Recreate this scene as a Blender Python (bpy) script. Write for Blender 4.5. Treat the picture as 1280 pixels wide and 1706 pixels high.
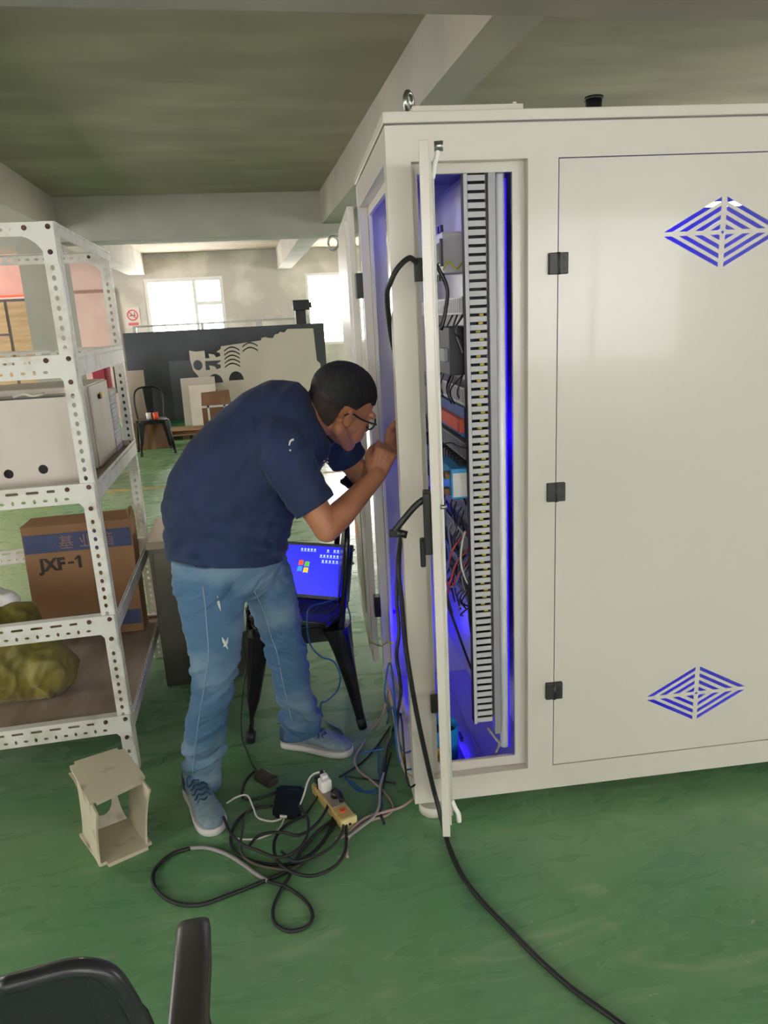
import bpy, bmesh, math, random
from mathutils import Vector, Matrix, noise
from mathutils.geometry import delaunay_2d_cdt
C = bpy.context.scene.collection
for o in list(bpy.data.objects): bpy.data.objects.remove(o)
random.seed(7)
R = math.radians
PI = math.pi

# ---------------- camera ----------------
cam_data = bpy.data.cameras.new('camera'); cam = bpy.data.objects.new('camera', cam_data); C.objects.link(cam)
cam_data.sensor_fit = 'HORIZONTAL'; cam_data.sensor_width = 36; cam_data.lens = 1222.5*36/1280
cam_data.clip_start = 0.02; cam_data.clip_end = 200
cam.matrix_world = Matrix.Translation((0, 0, 1.6)) @ Matrix.Rotation(R(-10.04), 4, 'Z') @ Matrix.Rotation(R(90-14.887), 4, 'X') @ Matrix.Rotation(R(-2.983), 4, 'Z')
bpy.context.scene.camera = cam

# ---------------- world, lights, exposure ----------------
sc = bpy.context.scene
w = bpy.data.worlds.new('world'); sc.world = w; w.use_nodes = True
bg = w.node_tree.nodes['Background']; bg.inputs[0].default_value = (0.93, 0.96, 1.0, 1); bg.inputs[1].default_value = 4.0
sc.view_settings.view_transform = 'Standard'; sc.view_settings.look = 'None'; sc.view_settings.gamma = 1
sc.view_settings.use_curve_mapping = False; sc.view_settings.exposure = 0.0
def area(name, loc, rot, sx, sy, power, col=(1, .955, .905)):
    l = bpy.data.lights.new(name, 'AREA'); l.shape = 'RECTANGLE'; l.size = sx; l.size_y = sy; l.energy = power; l.color = col
    o = bpy.data.objects.new(name, l); C.objects.link(o); o.location = loc; o.rotation_euler = rot
    return o
# daylight through the far and rear windows, plus fill lights added at the sides
area('daylight_far_window', (-.96, 14.95, 1.85), (R(-90), 0, 0), 1.5, 1.4, 800)
area('daylight_far_window', (2.1, 14.95, 1.85), (R(-90), 0, 0), 1.5, 1.4, 800)
for x_ in (-3.2, -.2, 2.8):
    area('daylight_rear_window', (x_, -3.6, 1.75), (R(90), 0, 0), 1.9, 1.5, 64)
for y_ in (0.2, 5.6, 11.2):  # unseen side lights, added to brighten the ceiling and the far hall
    area('added_side_fill', (-5.18, y_, 1.75), (0, R(-90), 0), 1.4, 1.9, {0.2: 70, 5.6: 130, 11.2: 230}[y_])
    area('added_side_fill', (6.18, y_, 1.75), (0, R(90), 0), 1.4, 1.9, {0.2: 50, 5.6: 70, 11.2: 130}[y_])

# ---------------- materials ----------------
MATS = {}
def srgb(c):
    if isinstance(c, str): c = tuple(int(c[i:i+2], 16)/255 for i in (0, 2, 4))
    return tuple((x/12.92 if x <= .04045 else ((x+.055)/1.055)**2.4) for x in c)
def mat(name, col, rough=.5, metal=0., col2=None, scale=8., lo=.4, hi=.65, detail=6., stretch=None, bump=0., bscale=None, bdist=.01, coat=0., emit=None, estr=1., alpha=None, trans=0., sheen=0., spec=None):
    m = bpy.data.materials.new(name); m.use_nodes = True; nt = m.node_tree; b = nt.nodes['Principled BSDF']
    c = srgb(col); b.inputs['Base Color'].default_value = (*c, 1); b.inputs['Roughness'].default_value = rough; b.inputs['Metallic'].default_value = metal
    b.inputs['Coat Weight'].default_value = coat
    if spec is not None: b.inputs['Specular IOR Level'].default_value = spec
    if sheen: b.inputs['Sheen Weight'].default_value = sheen
    if trans: b.inputs['Transmission Weight'].default_value = trans
    if alpha is not None: b.inputs['Alpha'].default_value = alpha
    if emit: b.inputs['Emission Color'].default_value = (*srgb(emit), 1); b.inputs['Emission Strength'].default_value = estr
    L = nt.links
    if col2 or bump:
        tc = nt.nodes.new('ShaderNodeTexCoord'); mp = nt.nodes.new('ShaderNodeMapping'); L.new(tc.outputs['Object'], mp.inputs[0])
        if stretch: mp.inputs['Scale'].default_value = stretch
    if col2:
        n = nt.nodes.new('ShaderNodeTexNoise'); n.inputs['Scale'].default_value = scale; n.inputs['Detail'].default_value = detail; L.new(mp.outputs[0], n.inputs['Vector'])
        r = nt.nodes.new('ShaderNodeValToRGB'); r.color_ramp.elements[0].position = lo; r.color_ramp.elements[1].position = hi
        r.color_ramp.elements[0].color = (*c, 1); r.color_ramp.elements[1].color = (*srgb(col2), 1)
        L.new(n.outputs['Fac'], r.inputs[0]); L.new(r.outputs[0], b.inputs['Base Color'])
    if bump:
        n2 = nt.nodes.new('ShaderNodeTexNoise'); n2.inputs['Scale'].default_value = bscale or scale; n2.inputs['Detail'].default_value = 4; L.new(mp.outputs[0], n2.inputs['Vector'])
        bu = nt.nodes.new('ShaderNodeBump'); bu.inputs['Strength'].default_value = bump; bu.inputs['Distance'].default_value = bdist
        L.new(n2.outputs['Fac'], bu.inputs['Height']); L.new(bu.outputs[0], b.inputs['Normal'])
    MATS[name] = m; return m
M_cab = mat('cabinet_paint', 'd0cabf', .27, bump=.08, bscale=4, bdist=.02, coat=.15)
M_cabin = mat('cabinet_inside', 'c4c1c0', .4)
M_wall = mat('plaster', 'bdb8ae', .85, col2='a8a196', scale=1.6, lo=.35, hi=.7, bump=.15, bscale=9)
M_wall2 = mat('flaking_plaster', 'b9b3aa', .9, col2='d2ccc2', scale=1.3, lo=.48, hi=.6, bump=.4, bscale=7)
M_ceil = mat('ceiling_concrete', '93887a', .9, col2='aca08e', scale=.9, lo=.42, hi=.72, detail=8, stretch=(1, 2.4, 1), bump=.3, bscale=3)
M_beam = mat('beam_plaster', 'a59c90', .85, col2='8f8c84', scale=1.2, lo=.4, hi=.7, bump=.15, bscale=6)
M_colm = mat('column_plaster', '9a978e', .85, col2='a5a196', scale=2)
M_pink = mat('pink_paint', 'c6aca2', .8, col2='baa097', scale=2)
M_black = mat('black_plastic', '17181a', .4)
M_blackm = mat('black_metal', '1b1c1e', .28, metal=.6, col2='2a2827', scale=20)
M_rubber = mat('black_rubber', '1e1f1f', .55)
M_hinge = mat('hinge_zinc', '3a3a3a', .45, metal=.3)
M_steel = mat('galvanised_steel', 'a8a8a4', .3, metal=1)
M_shelf = mat('shelf_white', 'dcdad2', .5, col2='c3bcae', scale=14, lo=.5, hi=.75)
M_rust = mat('rust_bolt', '6b4038', .7, col2='3c2520', scale=60)
M_board = mat('shelf_board', '8d7a6a', .75, col2='a89a8c', scale=3, lo=.35, hi=.7, stretch=(4, 1, 1))
M_card = mat('cardboard', '96714e', .8, col2='8a6644', scale=4, lo=.3, hi=.7, bump=.1, bscale=40)
M_cardd = mat('cardboard_dark', '7a5a40', .8, col2='6b4c36', scale=4)
M_blueink = mat('blue_ink', '3a4468', .7, col2='434d72', scale=30)
M_ink = mat('black_ink', '2b2725', .7)
M_paper = mat('paper', 'dcdad6', .7, col2='cfcdd2', scale=8)
M_paperb = mat('bundled_paper', 'b8bacb', .6, col2='c9cad6', scale=3, stretch=(1, 1, 30))
M_clear = mat('clear_wrap', 'f0efe8', .15, alpha=.25)
M_sack = mat('woven_sack', '857a30', .5, col2='5f5a22', scale=5, lo=.35, hi=.7, bump=.6, bscale=14, sheen=.2)
M_ivory = mat('ivory_enclosure', 'cfc6ba', .45, col2='c6bcae', scale=4)
M_yellow = mat('yellow_plastic', 'e0a91c', .4)
M_orange = mat('orange_plastic', 'e0562a', .45)
M_red = mat('red_plastic', 'c23b2c', .45)
M_greenp = mat('green_paint', '1f7a48', .5)
M_dark = mat('dark_board', '3f444a', .5, col2='33373b', scale=1.5)
M_sheet = mat('white_sheet', 'b9b1a4', .5, col2='b0a898', scale=1)
M_wood = mat('plywood', 'c9a982', .6, col2='b89770', scale=3, stretch=(1, 1, 6))
M_redd = mat('dark_red', '8a2233', .6)
M_white = mat('white_plastic', 'e4e2dc', .4)
M_skin = mat('skin', 'b57b5a', .5, col2='a3694b', scale=9, lo=.35, hi=.7, bump=.08, bscale=120, bdist=.002)
M_hair = mat('hair', '101013', .7, col2='1c1b1d', scale=60, lo=.4, hi=.7, bump=.9, bscale=260, bdist=.004, stretch=(1, 1, .4))
M_stub = mat('cropped_hair', '2e2725', .85, col2='3f3029', scale=50, lo=.35, hi=.7)
M_shirt = mat('navy_jersey', '16294f', .8, col2='122242', scale=5, bump=.7, bscale=7, bdist=.02, sheen=.05)
M_denim = mat('denim', '476a8a', .85, col2='8ba1ae', scale=2.8, lo=.5, hi=.78, bump=.9, bscale=14, bdist=.012, stretch=(1, 1, 1.6))
M_seam = mat('denim_seam', '7d96a8', .85)
M_fray = mat('frayed_cotton', 'c9d0d0', .9)
M_shoe = mat('shoe_knit', '80949b', .8, col2='70858f', scale=60, bump=.2, bscale=300, bdist=.001)
M_shoed = mat('shoe_navy', '2f4a68', .75)
M_lace = mat('shoe_lace', '1c4a72', .8)
M_sole = mat('shoe_sole', 'c9c5c2', .6)
M_stoolp = mat('ivory_paint_worn', 'cfc5ac', .45, col2='8a7f70', scale=9, lo=.58, hi=.72)
M_strip = mat('tan_strip', 'c4a968', .5, col2='b3965a', scale=12, stretch=(8, 1, 1))
M_stripe = mat('pale_yellow_end', 'd8cc8c', .5)
M_blue = mat('blue_cable', '1c5a9c', .45)
M_grey = mat('grey_cable', '96918f', .5)
M_pinkc = mat('pinkgrey_cable', 'a88f86', .5)
M_whitec = mat('white_cable', 'd8d5c8', .45)
M_ltblue = mat('light_blue_plastic', '3aa0d8', .4)
M_bucket = mat('blue_bucket', '1686c8', .4)
M_bluer = mat('relay_blue', '1c4f96', .4)
M_orng = mat('relay_orange', 'd4502c', .4)
M_duct = mat('cable_duct', 'bdbcc0', .5)
M_wirer = mat('red_wire', 'b8353a', .45)
M_wireb = mat('blue_wire', '2a4fb4', .45)
M_alu = mat('aluminium', 'c9c8cc', .3, metal=.7)
M_mesh = mat('office_mesh', '0b120e', .8, col2='14201a', scale=300)
M_arm = mat('armrest_pad', '35302b', .38)
M_yg = mat('earth_wire', 'b8b02c', .5)
M_brown = mat('reflection_brown', '8b7f72', .35)  # floor reflection put into a base colour
M_ledb = mat('blue_led', '2000ff', .5, emit='2200ff', estr=1.6)
M_ledw = mat('led_core', 'ffffff', .5, emit='b8d8ff', estr=14)
M_redl = mat('red_tube', 'ff5040', .5, emit='ff5a48', estr=1.3)
M_screen = mat('screen_blue', '0010c0', .3, emit='0a10e8', estr=.9)
M_scr2 = mat('screen_light_blue', '1060ff', .3, emit='1468ff', estr=.9)
M_glass = mat('dark_glass', '0a0e18', .08)
M_lens = mat('lens', 'ffffff', .02, alpha=.22)

def floor_mat():
    m = bpy.data.materials.new('green_floor_paint'); m.use_nodes = True; nt = m.node_tree; b = nt.nodes['Principled BSDF']; L = nt.links; N = nt.nodes.new
    tc = N('ShaderNodeTexCoord')
    def noise_(s, d, st=None, dist=0):
        mp = N('ShaderNodeMapping'); L.new(tc.outputs['Object'], mp.inputs[0])
        if st: mp.inputs['Scale'].default_value = st
        n = N('ShaderNodeTexNoise'); n.inputs['Scale'].default_value = s; n.inputs['Detail'].default_value = d; n.inputs['Distortion'].default_value = dist; L.new(mp.outputs[0], n.inputs['Vector']); return n
    def ramp(src, a, ca, z, cz):
        r = N('ShaderNodeValToRGB'); r.color_ramp.elements[0].position = a; r.color_ramp.elements[1].position = z
        r.color_ramp.elements[0].color = (*srgb(ca), 1); r.color_ramp.elements[1].color = (*srgb(cz), 1); L.new(src, r.inputs[0]); return r
    n1 = noise_(1.1, 8); r1 = ramp(n1.outputs['Fac'], .35, '5a8c5c', .7, '76986c')
    n2 = noise_(3.2, 10, (1, 3, 1), 1.2); r2 = ramp(n2.outputs['Fac'], .57, '000000', .68, 'ffffff')
    mx = N('ShaderNodeMixRGB'); L.new(r1.outputs[0], mx.inputs[1]); mx.inputs[2].default_value = (*srgb('8aa27c'), 1)
    mu = N('ShaderNodeMath'); mu.operation = 'MULTIPLY'; mu.inputs[1].default_value = .55; L.new(r2.outputs[0], mu.inputs[0]); L.new(mu.outputs[0], mx.inputs[0])
    n3 = noise_(9, 10, (1, 1, 1), 2.5); r3 = ramp(n3.outputs['Fac'], .69, '000000', .74, 'ffffff')
    mx2 = N('ShaderNodeMixRGB'); L.new(mx.outputs[0], mx2.inputs[1]); mx2.inputs[2].default_value = (*srgb('b4c0a4'), 1)
    mu2 = N('ShaderNodeMath'); mu2.operation = 'MULTIPLY'; mu2.inputs[1].default_value = .5; L.new(r3.outputs[0], mu2.inputs[0]); L.new(mu2.outputs[0], mx2.inputs[0])
    L.new(mx2.outputs[0], b.inputs['Base Color'])
    n4 = noise_(1.2, 3, (1, 2.2, 1), .5); n5 = noise_(26, 6)
    a = N('ShaderNodeMath'); a.operation = 'MULTIPLY_ADD'; a.inputs[1].default_value = .12; L.new(n5.outputs['Fac'], a.inputs[0]); L.new(n4.outputs['Fac'], a.inputs[2])
    bu = N('ShaderNodeBump'); bu.inputs['Strength'].default_value = .38; bu.inputs['Distance'].default_value = .02; L.new(a.outputs[0], bu.inputs['Height']); L.new(bu.outputs[0], b.inputs['Normal'])
    rr = N('ShaderNodeMapRange'); rr.inputs[3].default_value = .16; rr.inputs[4].default_value = .42; L.new(n2.outputs['Fac'], rr.inputs[0]); L.new(rr.outputs[0], b.inputs['Roughness'])
    return m
M_floor = floor_mat()

# ---------------- helpers ----------------
W = {}
def thing(name, label, cat, loc=(0, 0, 0), rz=0, group=None):
    o = bpy.data.objects.new(name, None); C.objects.link(o); o.empty_display_size = .1
    o.location = loc; o.rotation_euler = (0, 0, rz); o['label'] = label; o['category'] = cat
    if group: o['group'] = group
    W[o] = Matrix.Translation(loc) @ Matrix.Rotation(rz, 4, 'Z')
    return o
def put(name, me, mt=None, parent=None, M=None, label=None, cat=None, group=None, kind=None):
    if isinstance(me, MB): me = me.mesh(name)
    o = bpy.data.objects.new(name, me); C.objects.link(o)
    if mt and not me.materials: me.materials.append(mt)
    M = M or Matrix.Identity(4)
    if parent:
        o.parent = parent; o.matrix_parent_inverse = W[parent].inverted()
    o.matrix_basis = M
    W[o] = M
    if label: o['label'] = label
    if cat: o['category'] = cat
    if group: o['group'] = group
    if kind: o['kind'] = kind
    return o
def solo(name, mb, mt, label, cat, group=None):
    """a thing that is one mesh: origin moved to the base of its bounds"""
    me = mb.mesh(name) if isinstance(mb, MB) else mb
    xs = [v.co for v in me.vertices]
    b = Vector((sum(v.x for v in xs)/len(xs), sum(v.y for v in xs)/len(xs), min(v.z for v in xs)))
    me.transform(Matrix.Translation(-b))
    return put(name, me, mt, None, Matrix.Translation(b), label, cat, group)
def catmull(P, sub=6):
    P = [Vector(p) for p in P]; Q = [P[0]*2-P[1]]+P+[P[-1]*2-P[-2]]; out = []
    for i in range(1, len(Q)-2):
        a, b, c, d = Q[i-1:i+3]
        for k in range(sub):
            t = k/sub; out.append(.5*((2*b)+(c-a)*t+(2*a-5*b+4*c-d)*t*t+(3*b-a-3*c+d)*t**3))
    return out+[P[-1]]
class MB:
    def __init__(s): s.b = bmesh.new()
    def box(s, x0, x1, y0, y1, z0, z1, bev=0, M=None):
        v = [s.b.verts.new((x, y, z)) for x in (x0, x1) for y in (y0, y1) for z in (z0, z1)]
        f = [s.b.faces.new([v[i] for i in q]) for q in ((0, 1, 3, 2), (4, 6, 7, 5), (0, 4, 5, 1), (2, 3, 7, 6), (0, 2, 6, 4), (1, 5, 7, 3))]
        if bev:
            e = list({e for q in f for e in q.edges}); r = bmesh.ops.bevel(s.b, geom=e, offset=bev, segments=2, affect='EDGES', profile=.5)
            vs = {v for fc in r['faces'] for v in fc.verts} | {x for x in v if x.is_valid}
        else: vs = v
        if M is not None: bmesh.ops.transform(s.b, matrix=M, verts=list(vs))
        return s
    def hexa(s, P):   # eight corners: bottom four, top four
        v = [s.b.verts.new(p) for p in P]
        for q in ((3, 2, 1, 0), (4, 5, 6, 7), (0, 1, 5, 4), (1, 2, 6, 5), (2, 3, 7, 6), (3, 0, 4, 7)): s.b.faces.new([v[i] for i in q])
        return s
    def cyl(s, p0, p1, r0, r1=None, seg=16, caps=True):
        p0 = Vector(p0); p1 = Vector(p1); r1 = r0 if r1 is None else r1
        z = (p1-p0).normalized(); x = z.orthogonal().normalized(); y = z.cross(x)
        A = [s.b.verts.new(p0+(x*math.cos(t)+y*math.sin(t))*r0) for t in [2*PI*i/seg for i in range(seg)]]
        B = [s.b.verts.new(p1+(x*math.cos(t)+y*math.sin(t))*r1) for t in [2*PI*i/seg for i in range(seg)]]
        for i in range(seg):
            f = s.b.faces.new((A[i], A[(i+1) % seg], B[(i+1) % seg], B[i])); f.smooth = True
        if caps: s.b.faces.new(A[::-1]); s.b.faces.new(B)
        return s
    def tube(s, P, r, seg=8, sub=6, closed=False):
        P = catmull(P, sub) if sub else [Vector(p) for p in P]
        t = (P[1]-P[0]).normalized(); x = t.orthogonal().normalized(); rings = []
        for i, p in enumerate(P):
            t = (P[min(i+1, len(P)-1)]-P[max(i-1, 0)]).normalized(); x = (x-t*x.dot(t)).normalized(); y = t.cross(x)
            rr = r(i/(len(P)-1)) if callable(r) else r
            rings.append([s.b.verts.new(p+(x*math.cos(a)+y*math.sin(a))*rr) for a in [2*PI*k/seg for k in range(seg)]])
        for a, b in zip(rings, rings[1:]):
            for k in range(seg):
                f = s.b.faces.new((a[k], a[(k+1) % seg], b[(k+1) % seg], b[k])); f.smooth = True
        s.b.faces.new(rings[0][::-1]); s.b.faces.new(rings[-1])
        return s
    def loft(s, secs, seg=28, smooth=True, sq=1.0):
        """secs: (centre, half-axis A, half-axis B)"""
        rings = []
        for c, A, B in secs:
            c = Vector(c); A = Vector(A); B = Vector(B); rg = []
            for k in range(seg):
                a = 2*PI*k/seg; ca, sa = math.cos(a), math.sin(a)
                ca = math.copysign(abs(ca)**sq, ca); sa = math.copysign(abs(sa)**sq, sa)
                rg.append(s.b.verts.new(c+A*ca+B*sa))
            rings.append(rg)
        for a, b in zip(rings, rings[1:]):
            for k in range(seg):
                f = s.b.faces.new((a[k], a[(k+1) % seg], b[(k+1) % seg], b[k])); f.smooth = smooth
        s.b.faces.new(rings[0][::-1]); s.b.faces.new(rings[-1])
        return s
    def ball(s, c, r, M=None, u=16, v=12):
        if not isinstance(r, (tuple, list, Vector)): r = (r, r, r)
        T = Matrix.Translation(c) @ (M.to_4x4() if M else Matrix.Identity(4)) @ Matrix.Diagonal((*r, 1))
        bmesh.ops.create_uvsphere(s.b, u_segments=u, v_segments=v, radius=1, matrix=T)
        return s
    def cap(s, p0, r0, p1, r1, seg=16):
        s.cyl(p0, p1, r0, r1, seg); s.ball(p0, r0, u=seg, v=10); s.ball(p1, r1, u=seg, v=10); return s
    def prism(s, pts, z0, z1, M=None):
        a = [s.b.verts.new((x, y, z0)) for x, y in pts]; b = [s.b.verts.new((x, y, z1)) for x, y in pts]; n = len(pts)
        s.b.faces.new(a[::-1]); s.b.faces.new(b)
        for i in range(n): s.b.faces.new((a[i], a[(i+1) % n], b[(i+1) % n], b[i]))
        if M is not None: bmesh.ops.transform(s.b, matrix=M, verts=a+b)
        return s
    def mesh(s, name):
        bmesh.ops.recalc_face_normals(s.b, faces=s.b.faces)
        me = bpy.data.meshes.new(name); s.b.to_mesh(me); s.b.free(); return me
def evalmesh(o, name):
    C.objects.link(o); bpy.context.view_layer.update(); dg = bpy.context.evaluated_depsgraph_get()
    me = bpy.data.meshes.new_from_object(o.evaluated_get(dg), depsgraph=dg); me.name = name
    bpy.data.objects.remove(o); me.materials.clear(); return me
def inside(x, y, P):
    c = False; j = len(P)-1
    for i in range(len(P)):
        xi, yi = P[i]; xj, yj = P[j]
        if (yi > y) != (yj > y) and x < (xj-xi)*(y-yi)/(yj-yi)+xi: c = not c
        j = i
    return c
def plate(outline, holes, th, M=None, name='plate', bev=0):
    """flat plate in the XY plane from a 2-D outline with real holes, thickness th (z from 0 to th)"""
    loops = []
    for L_ in [outline]+list(holes):
        q = [(float(p[0]), float(p[1])) for p in L_]
        q = [p for k, p in enumerate(q) if abs(p[0]-q[k-1][0])+abs(p[1]-q[k-1][1]) > 1e-6]
        loops.append(q)
    vs = []; es = []
    for q in loops:
        n0 = len(vs); vs += [Vector(p) for p in q]; es += [(n0+k, n0+(k+1) % len(q)) for k in range(len(q))]
    ov, oe, of, *_ = delaunay_2d_cdt(vs, es, [], 0, 1e-7)
    boxes = [(min(p[0] for p in q), max(p[0] for p in q), min(p[1] for p in q), max(p[1] for p in q), q) for q in loops[1:]]
    keep = []
    for f in of:
        cx = sum(ov[i].x for i in f)/len(f); cy = sum(ov[i].y for i in f)/len(f)
        if not inside(cx, cy, loops[0]): continue
        if any(a <= cx <= b and c <= cy <= d and inside(cx, cy, q) for a, b, c, d, q in boxes): continue
        keep.append(f)
    b = bmesh.new()
    lo = [b.verts.new((p.x, p.y, 0)) for p in ov]; hi = [b.verts.new((p.x, p.y, th)) for p in ov]
    cnt = {}
    for f in keep:
        f = list(f)
        ar = sum(ov[f[k]].x*ov[f[(k+1) % len(f)]].y-ov[f[(k+1) % len(f)]].x*ov[f[k]].y for k in range(len(f)))
        if ar < 0: f.reverse()
        b.faces.new([hi[k] for k in f]); b.faces.new([lo[k] for k in reversed(f)])
        for k in range(len(f)): cnt[(f[k], f[(k+1) % len(f)])] = 1
    for (p, q) in cnt:
        if (q, p) not in cnt: b.faces.new((lo[p], lo[q], hi[q], hi[p]))
    bmesh.ops.delete(b, geom=[v for v in b.verts if not v.link_faces], context='VERTS')
    bmesh.ops.recalc_face_normals(b, faces=b.faces)
    me = bpy.data.meshes.new(name); b.to_mesh(me); b.free()
    if M is not None: me.transform(M)
    return me
def rect(x0, x1, y0, y1): return [(x0, y0), (x1, y0), (x1, y1), (x0, y1)]
def oval(cx, cy, rx, ry, n=10): return [(cx+rx*math.cos(2*PI*i/n), cy+ry*math.sin(2*PI*i/n)) for i in range(n)]
def rrect(x0, x1, y0, y1, r, n=5):
    out = []
    for cx, cy, a0 in ((x1-r, y0+r, -90), (x1-r, y1-r, 0), (x0+r, y1-r, 90), (x0+r, y0+r, 180)):
        for k in range(n): a = R(a0+90*k/(n-1)); out.append((cx+r*math.cos(a), cy+r*math.sin(a)))
    return out
def frame(o, x, z):      # matrix: local X -> x, local Y -> z direction 'up', local Z -> normal
    x = Vector(x).normalized(); y = Vector(z).normalized(); n = x.cross(y).normalized(); y = n.cross(x)
    return Matrix.Translation(o) @ Matrix((x, y, n)).transposed().to_4x4()
def join(name, *ms):
    b = bmesh.new()
    for m in ms:
        b.from_mesh(m)
    me = bpy.data.meshes.new(name); b.to_mesh(me); b.free(); return me
def text(txt, size, th, M, name='lettering', align='LEFT', bold=0):
    cu = bpy.data.curves.new('t', 'FONT'); cu.body = txt; cu.size = size; cu.extrude = th/2; cu.align_x = align; cu.offset = bold
    me = evalmesh(bpy.data.objects.new('t', cu), name); me.transform(M); return me
def blob(mb, voxel, iters=6, disp=None, name='body'):
    me = mb.mesh('tmp'); o = bpy.data.objects.new('tmp', me)
    m = o.modifiers.new('r', 'REMESH'); m.mode = 'VOXEL'; m.voxel_size = voxel; m.use_smooth_shade = True
    s = o.modifiers.new('s', 'SMOOTH'); s.factor = .5; s.iterations = iters
    out = evalmesh(o, name)
    if disp:
        nn = [v.normal.copy() for v in out.vertices]
        for v, n in zip(out.vertices, nn): v.co += n*disp(v.co, n)
    for p in out.polygons: p.use_smooth = True
    return out
def open_cut(me, cuts):
    """cuts: (point, outward normal, radius): removes what lies beyond the plane within the radius, leaving an open edge"""
    b = bmesh.new(); b.from_mesh(me)
    for p, n, r in cuts:
        p = Vector(p); n = Vector(n).normalized()
        vs = [v for v in b.verts if (v.co-p).length < r]
        st = set(vs); fs = [f for f in b.faces if all(v in st for v in f.verts)]
        es = list({e for f in fs for e in f.edges})
        bmesh.ops.bisect_plane(b, geom=vs+es+fs, plane_co=p, plane_no=n)
        b.verts.ensure_lookup_table()
        kill = [v for v in b.verts if (v.co-p).length < r and (v.co-p).dot(n) > 1e-5]
        bmesh.ops.delete(b, geom=kill, context='VERTS')
    b.to_mesh(me); b.free(); return me
def solidify(me, th, name):
    o = bpy.data.objects.new('t', me); m = o.modifiers.new('s', 'SOLIDIFY'); m.thickness = th; m.offset = -1
    return evalmesh(o, name)
def struct(name, mb, m, parent=None):
    return put(name, mb, m, parent, kind=None if parent else 'structure')

# ---------------- the building ----------------
X0, X1, Y0, Y1, ZC = -5.2, 6.2, -3.5, 14.7, 2.93
struct('floor', MB().box(X0-.2, X1+.2, Y0-.2, Y1+.2, -.1, 0), M_floor)
struct('ceiling', MB().box(X0-.2, X1+.2, Y0-.2, Y1+.2, ZC, ZC+.15), M_ceil)
def wallY(name, y0, y1, holes, m, xa=X0-.2, xb=X1+.2):
    me = plate(rect(xa, xb, 0, ZC), [rect(*h) for h in holes], y1-y0, Matrix.Translation((0, y1, 0)) @ Matrix.Rotation(R(90), 4, 'X'))
    return struct(name, me, m)
def wallX(name, x0, x1, holes, m):
    me = plate(rect(Y0-.2, Y1+.2, 0, ZC), [rect(*h) for h in holes], x1-x0, Matrix.Translation((x0, 0, 0)) @ Matrix.Rotation(R(90), 4, 'Z') @ Matrix.Rotation(R(90), 4, 'X'))
    return struct(name, me, m)
FW = [(-1.68, -.24, 1.13, 2.49), (1.31, 2.85, 1.13, 2.47)]
wallY('wall_far', Y1, Y1+.2, FW, M_wall2)
RW = [(x-.95, x+.95, 1.0, 2.5) for x in (-3.2, -.2, 2.8)]
wallY('wall_rear', Y0-.2, Y0, RW, M_wall)
SW = [(-.75, 1.15, 1.05, 2.45), (4.65, 6.55, 1.05, 2.45), (10.25, 12.15, 1.05, 2.45)]  # unseen side openings, added along with the side fill lights
wallX('wall_left', X0-.2, X0, SW, M_wall)
wallX('wall_right', X1, X1+.2, SW, M_wall)
def window(n, x0, x1, z0, z1, y, parts, M=None, tr=None):
    M = M or Matrix.Identity(4)
    f = .05
    o = put('window_%d' % n, plate(rect(x0, x1, z0, z1), [rect(*p) for p in parts], .07, Matrix.Translation((0, y+.07, 0)) @ Matrix.Rotation(R(90), 4, 'X')), M_white, None, M, kind='structure')
    for p in parts:
        pb = MB().box(p[0], p[1], y+.03, y+.036, p[2], p[3])
        put('pane', pb, M_pane, o, M)
    return o
M_pane = mat('window_glass', 'ffffff', .0, trans=1.0); M_pane.node_tree.nodes['Principled BSDF'].inputs['IOR'].default_value = 1.02
window(1, -1.68, -.24, 1.13, 2.49, 14.72, [(-1.6, -.80, 1.2, 2.42), (-.74, -.3, 1.2, 1.98), (-.74, -.3, 2.05, 2.42)])
window(2, 1.31, 2.85, 1.13, 2.47, 14.72, [(1.36, 2.3, 1.18, 2.42), (2.36, 2.8, 1.18, 2.0), (2.36, 2.8, 2.06, 2.42)])
for i, h in enumerate(RW):
    window(3+i, *h, Y0-.12, [(h[0]+.06, (h[0]+h[1])/2-.03, h[2]+.06, h[3]-.06), ((h[0]+h[1])/2+.03, h[1]-.06, h[2]+.06, h[3]-.06)])
# beams
struct('trim_1', MB().box(X0, X1, 2.10, 2.52, 2.50, ZC), M_beam)          # cross beam over the cabinet
struct('trim_2', MB().box(X0, X1, 8.42, 8.85, 2.50, ZC), M_colm)           # cross beam further back
struct('trim_3', MB().box(.975, 1.17, 2.52, 8.42, 2.60, ZC), M_beam)      # long beams
struct('trim_4', MB().box(-2.0, -1.73, 2.52, 8.42, 2.60, ZC), M_beam)
struct('trim_5', MB().box(.80, 1.05, 8.85, 14.7, 2.56, ZC), M_wall)
struct('trim_6', MB().box(-1.90, -1.62, 8.85, 14.7, 2.56, ZC), M_wall)
struct('trim_7', MB().box(-2.15, -1.74, 8.42, 8.82, 0, 2.5), M_colm)       # column under the cross beam
struct('trim_8', MB().box(X0, X1, -3.4, -3.0, 2.5, ZC), M_beam)
struct('trim_9', MB().box(.975, 1.17, -3.0, 2.10, 2.60, ZC), M_beam)
struct('trim_10', MB().box(-2.0, -1.73, -3.0, 2.10, 2.60, ZC), M_beam)
# yellow lane line on the floor
struct('trim_11', MB().box(-3.4, 3.4, 7.75, 7.83, 0, .002), mat('yellow_line', 'b8964a', .6, col2='8f8a50', scale=6))
# pink part of the far wall and its door frame
struct('trim_12', MB().box(-4.6, -2.3, 14.62, 14.7, 0, 2.93), M_pink)
struct('trim_13', MB().box(-3.5, -2.22, 14.58, 14.62, 2.28, 2.33).box(-2.27, -2.22, 14.58, 14.62, 0, 2.28), mat('door_frame_brown', '8a6a60', .6))

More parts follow.
